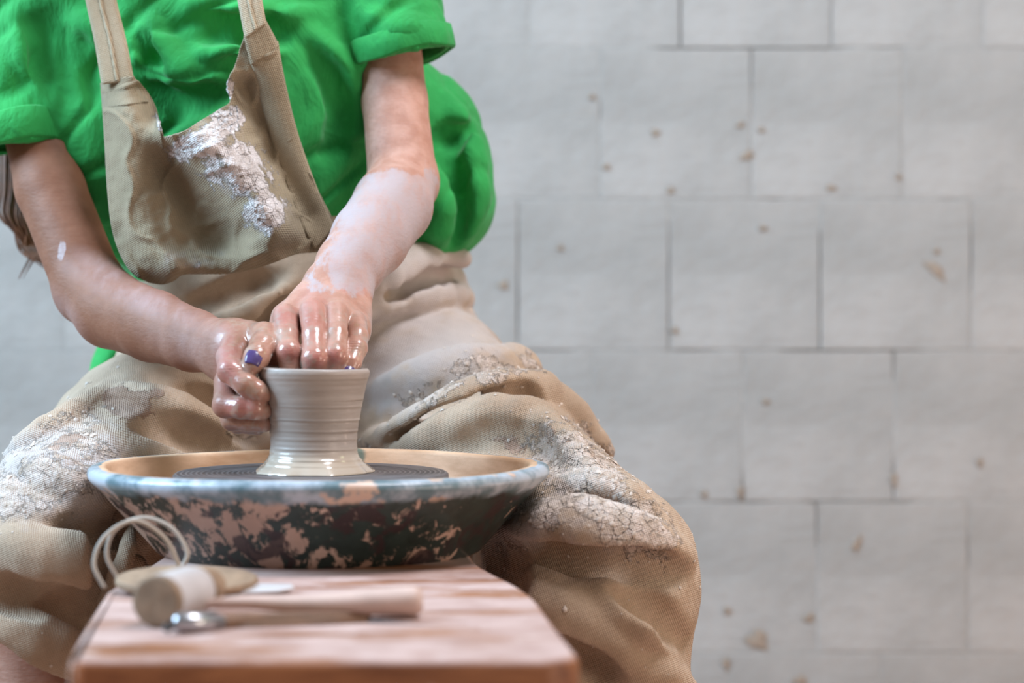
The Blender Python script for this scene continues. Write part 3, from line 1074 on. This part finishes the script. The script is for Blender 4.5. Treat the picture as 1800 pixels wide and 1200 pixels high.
wet = np.clip((665 - 0 * px - np.abs(py - 620)) / 60, 0, 1) * sstep((2.14 - d_) / .08) * sstep((py - 500) / 80) * (v[:, 0] > -.29)
attr(me, 'wet', wet * sstep((px - 365) / 55))
arm_shade = np.clip((400 - px) / 120, 0, 1) * (v[:, 2] > .5) + np.clip((480 - px) / 70, 0, 1) * .45 * (v[:, 2] < .66)  # painted shade: full on her right arm, weaker on that hand
attr(me, 'tan', np.clip(arm_shade + np.where(larm, 0, 0), 0, 1))
attr(me, 'pink', np.where(hand, blobs(px, py, [(507, 619, 22, 18, 0, .8), (553, 634, 24, 20, 0, .9), (589, 628, 18, 18, 0, .9), (500, 556, 26, 20, 0, .6), (550, 560, 30, 60, 0, .5), (400, 640, 20, 60, 0, .7), (420, 715, 40, 20, 0, .8), (565, 480, 40, 14, -25, .6), (610, 500, 40, 14, 20, .5)]), 0) * 1.0)


def nail(name, c, along, across, L, W, bulge=0.0016):
    """small curved plate"""
    along = np.asarray(along, float) / np.linalg.norm(along)
    across = np.asarray(across, float)
    across = across - along * (across @ along)
    across /= np.linalg.norm(across)
    up = np.cross(along, across)
    vs, nu, nv = [], 9, 9
    for lift in (0.0, -0.0007):
        for i in range(nu):
            for j in range(nv):
                u, w = i / (nu - 1) * 2 - 1, j / (nv - 1) * 2 - 1
                ww = w * math.sqrt(max(0.05, 1 - 0.35 * u * u))
                vs.append(c + along * (u * L / 2) + across * (ww * W / 2) + up * (-bulge * 1.3 * w * w - 0.0006 * u * u + lift))
    n = nu * nv
    qs = []
    for i in range(nu - 1):
        for j in range(nv - 1):
            a, b2, c2, d2 = i * nv + j, (i + 1) * nv + j, (i + 1) * nv + j + 1, i * nv + j + 1
            qs += [(a, b2, c2, d2), (n + d2, n + c2, n + b2, n + a)]
    rimi = [i * nv for i in range(nu)] + [(nu - 1) * nv + j for j in range(1, nv)] + [i * nv + nv - 1 for i in range(nu - 2, -1, -1)] + [j for j in range(nv - 2, 0, -1)]
    for a, b2 in zip(rimi, rimi[1:] + rimi[:1]):
        qs.append((a, n + a, n + b2, b2))
    o = link(name, np_mesh(name, np.array(vs) - np.array(PO), qs), M['polish'], b_ob)
    o['label'] = 'chipped violet nail polish'
    return o


def on_body(px, py, lift=0.0004):
    d = body.hit(px, py, 1.9, 2.2)
    return P(px, py, (d or 1.98) - lift)


def nail_on(px, py, dx, dy, L, W, bulge):
    """nail lying on the finger, its length running along (dx, dy) of the frame"""
    c0, c1, c2, c3 = on_body(px - dx, py - dy), on_body(px + dx, py + dy), on_body(px + dy, py - dx), on_body(px - dy, py + dx)
    al, ac = c1 - c0, c2 - c3
    n_ = np.cross(al, ac)
    n_ /= np.linalg.norm(n_)
    if n_[1] > 0:
        n_, ac = -n_, -ac
    nail('fingernail', on_body(px, py) + n_ * .0012, al, ac, L, W, bulge)


nail_on(446, 628, -2.5, 7.5, .0125, .0140, .0016)
nail_on(614, 648, -1.5, 5, .0095, .0095, .0012)

# ---------------------------------------------------------------- hair
hv, hq, ht, base = [], [], [], 0
hr = random.Random(4)
for k in range(420):
    sp = hr.gauss(0, 1)
    s2 = hr.gauss(0, 1)
    root = HD + np.array([-.03 + .03 * s2, .085 + .008 * sp, .02 + .02 * sp])
    mid = [P(70 + 12 * sp, -20, 2.50), P(48 + 16 * sp, 200, 2.50 + .008 * s2), P(38 + 14 * sp, 330, 2.48 + .006 * s2)]
    endx = hr.gauss(0, 1)
    mid += [P(32 + 11 * sp, 385, 2.47 + .006 * s2), P(62 + 10 * endx, 432 + 10 * hr.random(), 2.46), P(104 + 10 * endx, 452 + 24 * hr.random(), 2.45)]
    if k % 70 == 0:
        mid[-1] = P(38 + 10 * endx, 490, 2.46)
    pt = catmull([root] + mid, 7)
    vv, qq, tt = tube(pt, np.interp(np.linspace(0, 1, len(pt)), [0, .8, 1], [.0011, .0009, .0003]), seg=4, closed_ends=False)
    hv.append(vv)
    hq.append(qq + base)
    base += len(vv)
ho = link('hair', np_mesh('hair', np.concatenate(hv) - np.array(PO), np.concatenate(hq)), M['hair'], person)
tag(ho, 'long brown hair hanging down behind her arm', kind='stuff')
cap = Field(axis((HD[0] - .11, HD[0] + .11, .004)), axis((HD[1] - .12, HD[1] + .14, .004)), axis((HD[2] - .16, HD[2] + .14, .004)))
cap.ball(HD + [0, .012, .012], (.083, .098, .110), .01)
cap.ball(HD + [0, .095, -.01], (.045, .04, .05), .02)
cap.ball(HD + [0, -.085, -.045], (.062, .07, .085), .01, 'cut')
cv, cq = cap.mesh('scalp')
cv += normals(cv, cq) * (.002 * noise3(cv * np.array([160, 160, 30])))[:, None]
person_part('hair_cap', cv, cq, M['hair'])

# ---------------------------------------------------------------- shirt
sh = Field(axis((-0.62, 0.02, .0025)), axis((0.16, 0.62, .0025)), axis((0.54, 1.10, .0025)))
W0 = P(470, 540, 2.53)
sh.chain([(CH + [0, .005, -.02], .138), (P(400, 170, 2.385), .150), (P(430, 330, 2.43), .146), (W0, .105)], .05, squash=((0, 1, 0), .72))
sh.chain([(Rsh * .8 + CH * .2, .062), (CH + [0, 0, .045], .085), (Lsh * .8 + CH * .2, .062)], .05)
# loose cloth bellying out at her left side and at the back of her right hip
sh.ball(P(735, 285, 2.47), (.072, .085, .098), .05)
sh.ball(P(765, 360, 2.46), (.054, .07, .050), .04)
sh.ball(P(560, 100, 2.42), (.09, .08, .10), .05)
sh.ball(P(205, 250, 2.37), (.055, .06, .11), .04)
sh.chain([(P(95, 20, 2.33), .045), (P(122, 150, 2.325), .040), (P(150, 270, 2.335), .036), (P(190, 350, 2.38), .03)], .03)
sh.chain([(P(300, 480, 2.50), .05), (P(222, 645, 2.50), .024), (P(200, 690, 2.50), .02)], .04)
sh.folds([
    ('cut', 0.011, 0.014, [(598, 140), (604, 210), (586, 280)]),
    ('join', 0.013, 0.012, [(500, 70), (420, 100), (340, 95)]),
    ('cut', 0.011, 0.010, [(480, 110), (400, 135), (320, 150), (260, 140)]),
    ('join', 0.013, 0.012, [(250, 40), (300, 110), (360, 160)]),
    ('cut', 0.011, 0.010, [(240, 70), (280, 150), (330, 205)]),
    ('cut', 0.011, 0.015, [(95, 40), (112, 120), (118, 200)]),
    ('join', 0.014, 0.015, [(790, 180), (820, 260), (832, 350), (810, 420)]),
    ('cut', 0.012, 0.017, [(765, 220), (790, 300), (800, 380), (790, 430)]),
    ('cut', 0.011, 0.014, [(820, 230), (770, 250)]),
    ('join', 0.011, 0.012, [(760, 300), (775, 370), (770, 430)]),
    ('join', 0.013, 0.010, [(330, 20), (400, 10), (470, 30), (540, 20)]),
    ('cut', 0.011, 0.009, [(340, 60), (430, 50), (520, 62)]),
    ('join', .010, .008, [(540, 60), (590, 110), (620, 170)]), ('cut', .009, .008, [(545, 90), (585, 140), (610, 200)]),
    ('join', .010, .008, [(130, 30), (200, 60), (260, 120)]), ('cut', .009, .008, [(120, 60), (160, 110), (170, 180)]),
    ('join', .010, .008, [(280, 130), (340, 150), (400, 130)]), ('cut', .009, .007, [(300, 170), (350, 180), (390, 160)]),
], .014)
# armholes: sleeves are separate tubes of cloth, open at the hem


def sleeve(F_, a, b, ra, rb, hem_n):
    """outer cone, hollowed, cut at the hem plane"""
    a, b, n = np.asarray(a), np.asarray(b), np.asarray(hem_n, float)
    n = n / np.linalg.norm(n)
    ext = b + (b - a) * .25
    rext = rb + (rb - ra) * .25
    G = Field(*F_.ax)
    G.cone(a, ext, ra, rext, .005)
    for i in range(2):
        pass
    G.cone(a + (b - a) * .80, b + (b - a) * .6, rb * .98 - .006, rb + (rb - ra) * .4 - .006, .004, 'cut')
    X, Y, Z = np.meshgrid(*[x for x in F_.ax], indexing='ij', sparse=True)
    pl = (X - np.float32(b[0])) * np.float32(n[0]) + (Y - np.float32(b[1])) * np.float32(n[1]) + (Z - np.float32(b[2])) * np.float32(n[2])
    G.f = np.maximum(G.f, pl.astype(np.float32))
    return G


Rhem, Lhem = P(36, 258, 2.315), P(712, 104, 2.325)
nR = np.array([.16, -.06, -.98])
g1 = sleeve(sh, Rsh + [0.01, 0, .03], Rhem, .060, .0445, nR)
nL = np.array([.235, -.08, -.97])
g2 = sleeve(sh, Lsh + [-.01, 0, .03], Lhem, .060, .0460, nL)
h_ = np.maximum(np.float32(.012) - np.abs(sh.f - g1.f), 0) / np.float32(.012)
sh.f = np.minimum(sh.f, g1.f) - h_ * h_ * np.float32(.003)
h_ = np.maximum(np.float32(.012) - np.abs(sh.f - g2.f), 0) / np.float32(.012)
sh.f = np.minimum(sh.f, g2.f) - h_ * h_ * np.float32(.003)
sh.folds([('join', .010, .005, [(20, 20), (40, 90), (70, 150)]), ('cut', .010, .005, [(60, 10), (75, 90), (88, 160)]),
          ('join', .010, .004, [(640, 20), (690, 50), (760, 50)])], .010)
v, q = sh.mesh('shirt', 2)
nrm = normals(v, q)
wr_ = 1 - 2 * np.abs(noise3((v @ np.array([[.8, 0, .6], [0, 1, 0], [-.6, 0, .8]])) * np.array([26, 20, 12]) + 1.5))
wr2 = np.abs(noise3((v @ np.array([[.6, 0, .8], [0, 1, 0], [-.8, 0, .6]])) * np.array([17, 14, 7]) + 7.7))
big = 0.0022 * wr_ - 0.0055 * np.exp(-(wr2 / .09) ** 2) + 0.0045 * fbm(v * np.array([15, 12, 8]) + 4.0, 3) + 0.0016 * noise3(v * np.array([50, 40, 28]))
spx, spy = frame_px(v)
far = np.where(spx > 735, .45, 1.0)
v = v + nrm * (big * far)[:, None]
shirt = person_part('shirt', v, q, M['shirt'])
shirt['label'] = 'loose bright green short-sleeved cotton shirt'

# turned-up sleeve hems: slim raised bands


def hem_band(c, n, r, width, parent):
    n = np.asarray(n, float) / np.linalg.norm(n)
    s_ = np.cross(n, [0, 1, 0])
    s_ /= np.linalg.norm(s_)
    w = np.cross(n, s_)
    prof = [(r - .002, 0.0), (r + .0012, .0), (r + .0026, -.002), (r + .0030, -width * .5), (r + .0028, -width + .001), (r + .0004, -width - .0005), (r - .002, -width)]
    seg = 80
    vs = []
    for k in range(seg):
        a = 2 * math.pi * k / seg
        for rr, zz in prof:
            wob = 1 + .010 * math.sin(3 * a + 1)
            vs.append(np.asarray(c) + (s_ * math.cos(a) + w * math.sin(a)) * rr * wob + n * (zz + .0015 * math.sin(4 * a)))
    m_ = len(prof)
    qs = [(k * m_ + j, ((k + 1) % seg) * m_ + j, ((k + 1) % seg) * m_ + (j + 1) % m_, k * m_ + (j + 1) % m_) for k in range(seg) for j in range(m_)]
    me = np_mesh('sleeve_hem', np.array(vs) - np.array(PO), np.array(qs)[:, ::-1])
    return link('sleeve_hem', me, M['shirt'], parent)


hem_band(Rhem, nR, .0478, .030, shirt)
hem_band(Lhem, nL, .0478, .024, shirt)

# ---------------------------------------------------------------- apron skirt over the lap
ap = Field(axis((-0.56, 0.20, .0024)), axis((-0.20, 0.60, .0026)), axis((0.27, 0.74, .0024)))
ap.chain([(RH, .096), (RH * .5 + RK * .5, .094), (RK, .088)], .03)
ap.chain([(LH, .088), (LH * .5 + LK * .5, .084), (LK, .085)], .03)
for K_, A_ in ((RK, RA), (LK, LA)):
    ap.chain([(K_, .082), (K_ * .5 + A_ * .5 + [0, .03, 0], .078), (A_, .07)], .03)
ap.ball(PEL + [0, 0, .0], (.165, .115, .115), .05)
# cloth stretched between the thighs
ap.chain([(RH * .62 + RK * .38 + [.02, 0, -.0], .062), (P(561, 752, 2.42), .06), (LH * .62 + LK * .38 + [-.02, 0, 0], .062)], .06)
ap.chain([(RH * .8 + RK * .2, .07), (P(561, 640, 2.47), .07), (LH * .8 + LK * .2, .07)], .06)
ap.chain([(P(300, 545, 2.40), .050), (P(420, 505, 2.365), .060), (P(560, 488, 2.365), .060), (P(690, 480, 2.45), .05), (P(782, 495, 2.50), .020)], .03)
ap.folds([
    # left thigh of the frame
    ('join', .022, .018, [(30, 815), (130, 860), (220, 880), (290, 890)]),
    ('cut', .022, .026, [(90, 940), (165, 945), (225, 935), (280, 920)]),
    ('join', .024, .022, [(0, 955), (80, 985), (160, 995), (240, 1010)]),
    ('cut', .026, .034, [(50, 1100), (130, 1090), (205, 1065)]),
    ('join', .024, .022, [(-20, 1090), (60, 1135), (140, 1160)]),
    ('cut', .014, .014, [(-10, 1040), (60, 1050), (120, 1040)]),
    ('join', .016, .013, [(190, 690), (290, 715), (370, 755), (430, 780)]),
    ('cut', .016, .014, [(250, 745), (330, 765), (410, 792)]),
    ('join', .016, .014, [(290, 660), (370, 695), (440, 745), (475, 775)]),
    ('cut', .014, .013, [(330, 690), (395, 730), (440, 775)]),
    ('join', .012, .008, [(20, 800), (110, 745), (190, 690)]),
    # right thigh of the frame: two long rolls running round the leg
    ('join', .016, .028, [(640, 785), (730, 745), (820, 702), (890, 680), (950, 684), (1010, 728), (1066, 795)]),
    ('cut', .015, .024, [(690, 782), (770, 744), (850, 714), (920, 705), (980, 735), (1030, 790)]),
    ('join', .016, .018, [(690, 805), (790, 756), (870, 730), (940, 736), (1000, 790), (1050, 850)]),
    ('cut', .014, .018, [(780, 796), (860, 766), (930, 772), (980, 820)]),
    ('join', .014, .008, [(860, 622), (900, 632), (935, 660)]),
    ('join', .018, .012, [(660, 690), (760, 660), (850, 640), (930, 650)]),
    ('cut', .014, .012, [(680, 730), (780, 690), (860, 665)]),
    # overhanging fold below the pan
    ('join', .024, .032, [(840, 945), (930, 925), (1020, 930), (1110, 945), (1195, 978)]),
    ('cut', .024, .040, [(830, 990), (930, 996), (1020, 994), (1110, 994), (1195, 1008)]),
    ('join', .022, .020, [(840, 1005), (930, 1040), (1010, 1080), (1080, 1130), (1130, 1190)]),
    ('cut', .018, .020, [(950, 1090), (1030, 1145), (1070, 1200)]),
    ('join', .018, .014, [(1030, 1040), (1110, 1075), (1180, 1130)]),
    ('cut', .014, .012, [(1090, 1035), (1150, 1075), (1210, 1130)]),
    ('join', .014, .010, [(1100, 1150), (1160, 1180), (1210, 1215)]),
    ('join', .014, .010, [(1000, 850), (1080, 870), (1150, 915)]),
    ('cut', .012, .009, [(1000, 880), (1070, 905), (1130, 945)]),
    # waist
    ('join', .016, .018, [(660, 500), (720, 462), (775, 450), (812, 455)]),
    ('join', .016, .018, [(640, 545), (700, 520), (770, 512), (815, 524)]),
    ('cut', .011, .008, [(680, 520), (740, 490), (790, 484)]),
    ('join', .016, .014, [(340, 580), (430, 545), (520, 500)]),
    ('cut', .013, .016, [(320, 545), (400, 520), (490, 486)]),
    ('join', .014, .012, [(410, 600), (500, 565), (560, 530)]),
    ('cut', .012, .012, [(380, 590), (460, 560), (530, 525)]),
], .010)
ap.folds([('cut', .035, .060, [(236, 905), (262, 940), (300, 985), (330, 1020)]), ('cut', .032, .05, [(205, 960), (225, 1000), (240, 1040)]),
          ('cut', .030, .05, [(812, 975), (850, 1000), (890, 1030)])], .010)
ap.chain([(P(236, 915, 2.03), .006), (P(228, 960, 2.01), .0075), (P(212, 1010, 2.00), .010), (P(200, 1060, 2.00), .012)], .004)
# the pan and the bench press the cloth aside
X, Y, Z = np.meshgrid(*ap.ax, indexing='ij', sparse=True)
rr = np.sqrt((X - np.float32(PANX)) ** 2 + Y ** 2)
zr = Z - np.float32(BT)
panr = np.where(zr < .066, .134 + .056 * np.clip(zr, 0, .066) / .066, .196)
pd = np.maximum((rr - panr.astype(np.float32) - np.float32(.004)) * np.float32(.75), np.float32(BT - .055) - Z)
pd = np.maximum(pd, Z - np.float32(BT + .10)).astype(np.float32)
h_ = np.maximum(np.float32(.02) - np.abs(ap.f + pd), 0) / np.float32(.02)
ap.f = np.maximum(ap.f, -pd) + h_ * h_ * np.float32(.005)
bd = np.maximum(np.maximum(np.float32(-.298) - X, X - np.float32(.045) + np.clip((Y + .57) * np.float32(.10), 0, .1)), np.maximum(np.abs(Y + np.float32(.2)) - np.float32(.42), np.abs(Z - np.float32(BT - .03)) - np.float32(.032)))
ap.f = np.maximum(ap.f, -bd.astype(np.float32))
# hem: lower edge of the skirt, higher on the outside of her right leg
hemz = np.maximum(np.float32(.275), np.float32(.372) - np.float32(.72) * (X - np.float32(P(0, 1160, 1.9)[0])))
hemz = np.where(X < -.2, hemz, np.float32(.275)).astype(np.float32)
ap.f = np.maximum(ap.f, (hemz - Z))
# hollow below: room for the legs
for H_, K_, A_ in ((RH, RK, RA), (LH, LK, LA)):
    ap.chain([(K_ * .55 + A_ * .45 + [0, .03, 0], .066), (A_ + [0, .0, -.1], .066)], .01, 'cut')
v, q = ap.mesh('apron', 2)
nrm = normals(v, q)
px, py = frame_px(v)
wr_ = 1 - 2 * np.abs(noise3(v * np.array([22, 16, 30]) + 2.5))
v = v + nrm * (0.0032 * fbm(v * 13.0 + 9.0, 3) + 0.0014 * wr_ + 0.0012 * noise3(v * np.array([60, 60, 40])))[:, None]
clay = blobs(px, py, [(110, 760, 130, 55, -25, .52), (70, 850, 150, 80, -10, .66), (160, 790, 60, 40, 0, .62), (20, 870, 60, 70, 0, .75),
                      (760, 690, 90, 40, -15, .55), (850, 650, 110, 40, 5, .60), (930, 640, 60, 30, 20, .55), (1020, 830, 150, 90, 45, .74), (1100, 915, 130, 70, 30, .80), (950, 900, 90, 50, 0, .70),
                      (1000, 760, 60, 50, 40, .5), (1130, 1010, 60, 30, 20, .35), (1060, 1100, 60, 60, 0, .22), (640, 790, 60, 30, 0, .45), (900, 960, 60, 24, 0, .5), (430, 760, 40, 24, 30, .5)])
damp = blobs(px, py, [(215, 715, 85, 45, 15, .75), (110, 780, 60, 30, -15, .55), (1010, 790, 70, 40, 30, .65), (1060, 850, 60, 40, 40, .55), (900, 780, 60, 30, 10, .5), (270, 690, 40, 24, 20, .5)])
film = blobs(px, py, [(750, 590, 190, 110, 0, .80), (690, 680, 90, 90, 0, .72), (760, 480, 140, 80, 0, .85), (450, 760, 60, 40, 0, .7), (80, 830, 190, 110, -15, .80), (150, 640, 10, 10, 0, 0), (1050, 900, 170, 110, 45, .5), (900, 930, 90, 50, 0, .75)])
v = v + nrm * ((np.clip(clay, 0, .7) * 0.0022) * np.abs(fbm(v * 120.0, 3)))[:, None]
ap_root = empty('apron')
ap_root.parent = person
ap_root['label'] = 'beige linen apron caked with dried clay'
skirt = person_part('skirt', v, q, M['apron'], ap_root)
for nm, arr in (('clay', clay), ('damp', damp), ('film', film)):
    attr(skirt.data, nm, arr)

# loose crumbs and flakes of dried clay stuck to the cloth
sel = np.where((nrm[:, 1] < 0.2) & (py > 540) & (py < 1200) & (px > 0) & (px < 1240))[0]
w = (clay[sel] ** 2 + .02)
pick = rng.choice(sel, 750, replace=False, p=w / w.sum())
fv, ft, base = [], [], 0
for i_ in pick:
    s_ = .0009 + .0022 * rng.rand() ** 3
    n_ = nrm[i_]
    t1 = np.cross(n_, rng.normal(size=3))
    t1 /= np.linalg.norm(t1)
    t2 = np.cross(n_, t1)
    k_ = 5
    ring = [v[i_] + s_ * (math.cos(2 * math.pi * a / k_) * t1 * (0.7 + .6 * rng.rand()) + math.sin(2 * math.pi * a / k_) * t2 * (0.6 + .6 * rng.rand())) + n_ * s_ * .15 for a in range(k_)]
    fv += ring + [v[i_] + n_ * s_ * .75]
    for a in range(k_):
        ft.append((base + a, base + (a + 1) % k_, base + k_))
    base += k_ + 1
fl = link('clay_crumbs', np_mesh('clay_crumbs', np.array(fv) - np.array(PO), None, ft), M['flake'], ap_root, smooth=False)
fl['kind'] = 'stuff'

# ---------------------------------------------------------------- apron bib: a hanging sheet with a sagging, clay-caked top


def curve_at(pts, n):
    c = catmull([np.array([a, b, 0.0]) for a, b in pts], 14)[:, :2]
    L = np.concatenate([[0], np.cumsum(np.linalg.norm(np.diff(c, axis=0), axis=1))])
    t = np.linspace(0, L[-1], n)
    return np.stack([np.interp(t, L, c[:, 0]), np.interp(t, L, c[:, 1])], axis=1)


def gauss_line(x, y, pts, w):
    """closeness (0..1) to a polyline"""
    best = np.full(x.shape, 1e9)
    for (ax_, ay_), (bx_, by_) in zip(pts[:-1], pts[1:]):
        dx, dy = bx_ - ax_, by_ - ay_
        t = np.clip(((x - ax_) * dx + (y - ay_) * dy) / (dx * dx + dy * dy), 0, 1)
        best = np.minimum(best, (x - ax_ - t * dx) ** 2 + (y - ay_ - t * dy) ** 2)
    return np.exp(-best / (w * w))


def bib_depth(x, y):
    d = 2.215 + 0.00006 * (y - 250)
    d = d + 0.05 * ((x - 380) / 220.0) ** 2 * np.clip((520 - y) / 350, 0, 1)              # wraps round the chest
    d = d - 0.044 * gauss_line(x, y, [(318, 225), (395, 280), (450, 345), (485, 395)], 44)          # forward ridge
    d = d + 0.020 * gauss_line(x, y, [(300, 290), (335, 350), (390, 425)], 34)                        # hollow beside it
    d = d - 0.020 * gauss_line(x, y, [(225, 200), (235, 330), (265, 440)], 45)
    d = d - 0.018 * gauss_line(x, y, [(300, 470), (380, 462), (470, 440)], 30)
    d = d + 0.018 * gauss_line(x, y, [(430, 150), (480, 280), (530, 380)], 26)
    d = d + 0.025 * np.clip((y - 470) / 40, 0, 1.5) ** 2
    d = d + 0.030 * gauss_line(x, y, [(262, 165), (275, 195)], 26)
    return d


NU, NV = 190, 150
T_ = curve_at([(234, 137), (252, 152), (268, 176), (277, 205), (277, 238), (300, 238), (322, 230), (352, 210), (385, 190), (405, 176), (400, 150), (412, 118), (424, 80), (438, 52), (462, 38)], NU)
T_[0] = (178, 148)
T_ = curve_at([(176, 146), (205, 138), (234, 137), (252, 152), (268, 176), (277, 205), (279, 238), (300, 239), (322, 231), (352, 212), (385, 192), (405, 177), (399, 150), (412, 118), (424, 80), (438, 52), (462, 38)], NU)
Bt = curve_at([(262, 497), (285, 500), (306, 494), (322, 483), (360, 482), (400, 481), (440, 474), (480, 462), (520, 447), (560, 443)], NU)
Le = curve_at([(176, 146), (180, 200), (184, 260), (188, 330), (196, 400), (212, 450), (234, 482), (262, 497)], NV)
Ri = curve_at([(462, 38), (482, 66), (492, 110), (506, 170), (525, 245), (548, 310), (572, 360), (588, 398), (578, 425), (560, 443)], NV)
u = np.linspace(0, 1, NU)[:, None, None]
w = np.linspace(0, 1, NV)[None, :, None]
C = (1 - w) * T_[:, None] + w * Bt[:, None] + (1 - u) * Le[None] + u * Ri[None] - ((1 - u) * (1 - w) * T_[0] + u * (1 - w) * T_[-1] + (1 - u) * w * Bt[0] + u * w * Bt[-1])
bx, by = C[..., 0].ravel(), C[..., 1].ravel()
bd_ = bib_depth(bx, by)
pn = np.stack([bx / 60, by / 60, bx * 0], axis=1)
bd_ = bd_ + 0.005 * fbm(pn, 3) - 0.004 * np.exp(-(noise3(pn * .8 + 5.0) / .08) ** 2)
wv_ = np.repeat(np.linspace(0, 1, NV)[None], NU, 0).ravel()
uu_ = np.repeat(np.linspace(0, 1, NU)[:, None], NV, 1).ravel()
bib_p = np.stack([(bx - 900) / FPX * bd_, bd_ - D0, CAMZ - (by - HOR) / FPX * bd_], axis=1)


def sheet(name, pts, nu, nv, thick, mat, parent):
    i, j = np.meshgrid(np.arange(nu - 1), np.arange(nv - 1), indexing='ij')
    qf = np.stack([i * nv + j, i * nv + j + 1, (i + 1) * nv + j + 1, (i + 1) * nv + j], axis=2).reshape(-1, 4)
    n_ = normals(pts, qf)
    N = len(pts)
    vs = np.concatenate([pts, pts - n_ * thick])
    rim = [i * nv for i in range(nu)] + [(nu - 1) * nv + j for j in range(1, nv)] + [i * nv + nv - 1 for i in range(nu - 2, -1, -1)] + [j for j in range(nv - 2, 0, -1)]
    rq = np.array([(a, b, N + b, N + a) for a, b in zip(rim, rim[1:] + rim[:1])])
    o = person_part(name, vs, np.concatenate([qf, (qf + N)[:, ::-1], rq]), mat, parent)
    return o, n_


bclay = blobs(bx, by, [(355, 250, 75, 34, -20, .95), (395, 215, 50, 34, -30, .9), (430, 300, 90, 56, 48, .80), (465, 370, 56, 50, 48, .84), (380, 300, 60, 40, 40, .62), (296, 215, 30, 34, 0, .8), (400, 160, 14, 34, 20, .8), (255, 300, 40, 60, 0, .25), (330, 460, 60, 24, 0, .42)])
bfilm = blobs(bx, by, [(400, 280, 110, 60, 40, .5), (330, 455, 80, 34, 0, .45), (470, 380, 60, 50, 40, .5), (540, 340, 30, 90, -25, .2)])
n0 = np.abs(fbm(bib_p * 150.0, 3))
i0, j0 = np.meshgrid(np.arange(NU - 1), np.arange(NV - 1), indexing='ij')
n_b = normals(bib_p, np.stack([i0 * NV + j0, i0 * NV + j0 + 1, (i0 + 1) * NV + j0 + 1, (i0 + 1) * NV + j0], axis=2).reshape(-1, 4))
bib_p = bib_p + n_b * (n0 * .0045 * np.clip(bclay - .45, 0, .5) * 2)[:, None]
bib, _ = sheet('bib', bib_p, NU, NV, .0016, M['bib'], ap_root)
attr(bib.data, 'clay', np.concatenate([bclay, bclay]))
attr(bib.data, 'film', np.concatenate([bfilm, bfilm]))
attr(bib.data, 'damp', np.zeros(2 * len(bx)))


def strip(name, left, right, depth, lift, thick, mat, nu=10, nv=70, parent=None):
    l, r = curve_at(left, nv), curve_at(right, nv)
    t = np.linspace(0, 1, nu)[:, None, None]
    c = (1 - t) * l[None] + t * r[None]
    x, y = c[..., 0].ravel(), c[..., 1].ravel()
    d = depth(x, y) - lift
    edge = np.repeat(np.abs(np.linspace(-1, 1, nu))[:, None], nv, 1).ravel()
    d = d + .0015 * edge ** 6
    p = np.stack([(x - 900) / FPX * d, d - D0, CAMZ - (y - HOR) / FPX * d], axis=1)
    o, _ = sheet(name, p, nu, nv, thick, mat, parent or ap_root)
    for nm in ('clay', 'film', 'damp'):
        attr(o.data, nm, np.zeros(len(o.data.vertices)))
    return o


strip('side_hem', [(441, 112), (455, 165), (472, 230), (495, 300), (520, 365), (552, 440)], [(489, 72), (499, 130), (516, 205), (534, 265), (560, 335), (588, 398)], bib_depth, .0035, .0028, M['bib'], 12, 90)
strip('strap_tab', [(177, 140), (179, 165), (181, 190)], [(236, 134), (247, 160), (262, 178)], bib_depth, .0030, .0022, M['bib'], 10, 24)
strip('strap_tab', [(428, 64), (434, 90), (441, 115)], [(468, 36), (482, 62), (491, 80)], bib_depth, .0050, .0022, M['bib'], 10, 24)


def strap_depth_l(x, y):
    return bib_depth(np.full(x.shape, 205.0), np.full(x.shape, 145.0)) + np.clip((140 - y) / 160, 0, 2) * 0.012


def strap_depth_r(x, y):
    return bib_depth(np.full(x.shape, 450.0), np.full(x.shape, 50.0)) + np.clip((60 - y) / 160, 0, 2) * 0.012


strip('shoulder_strap', [(140, -70), (150, 0), (165, 70), (178, 148)], [(194, -70), (205, 0), (222, 70), (236, 142)], strap_depth_l, .0045, .004, M['strap'], 10, 60)
strip('shoulder_strap', [(404, -110), (412, -30), (421, 20), (430, 68)], [(446, -110), (456, -30), (461, 0), (468, 40)], strap_depth_r, .0065, .004, M['strap'], 10, 60)
strip('strap_seam', [(163, -70), (173, 0), (190, 70), (203, 142)], [(169, -70), (179, 0), (196, 70), (209, 142)], strap_depth_l, .0058, .0015, M['strap'], 6, 60)
strip('strap_seam', [(420, -110), (429, -30), (436, 10), (447, 52)], [(426, -110), (435, -30), (442, 10), (452, 50)], strap_depth_r, .0078, .0015, M['strap'], 6, 60)
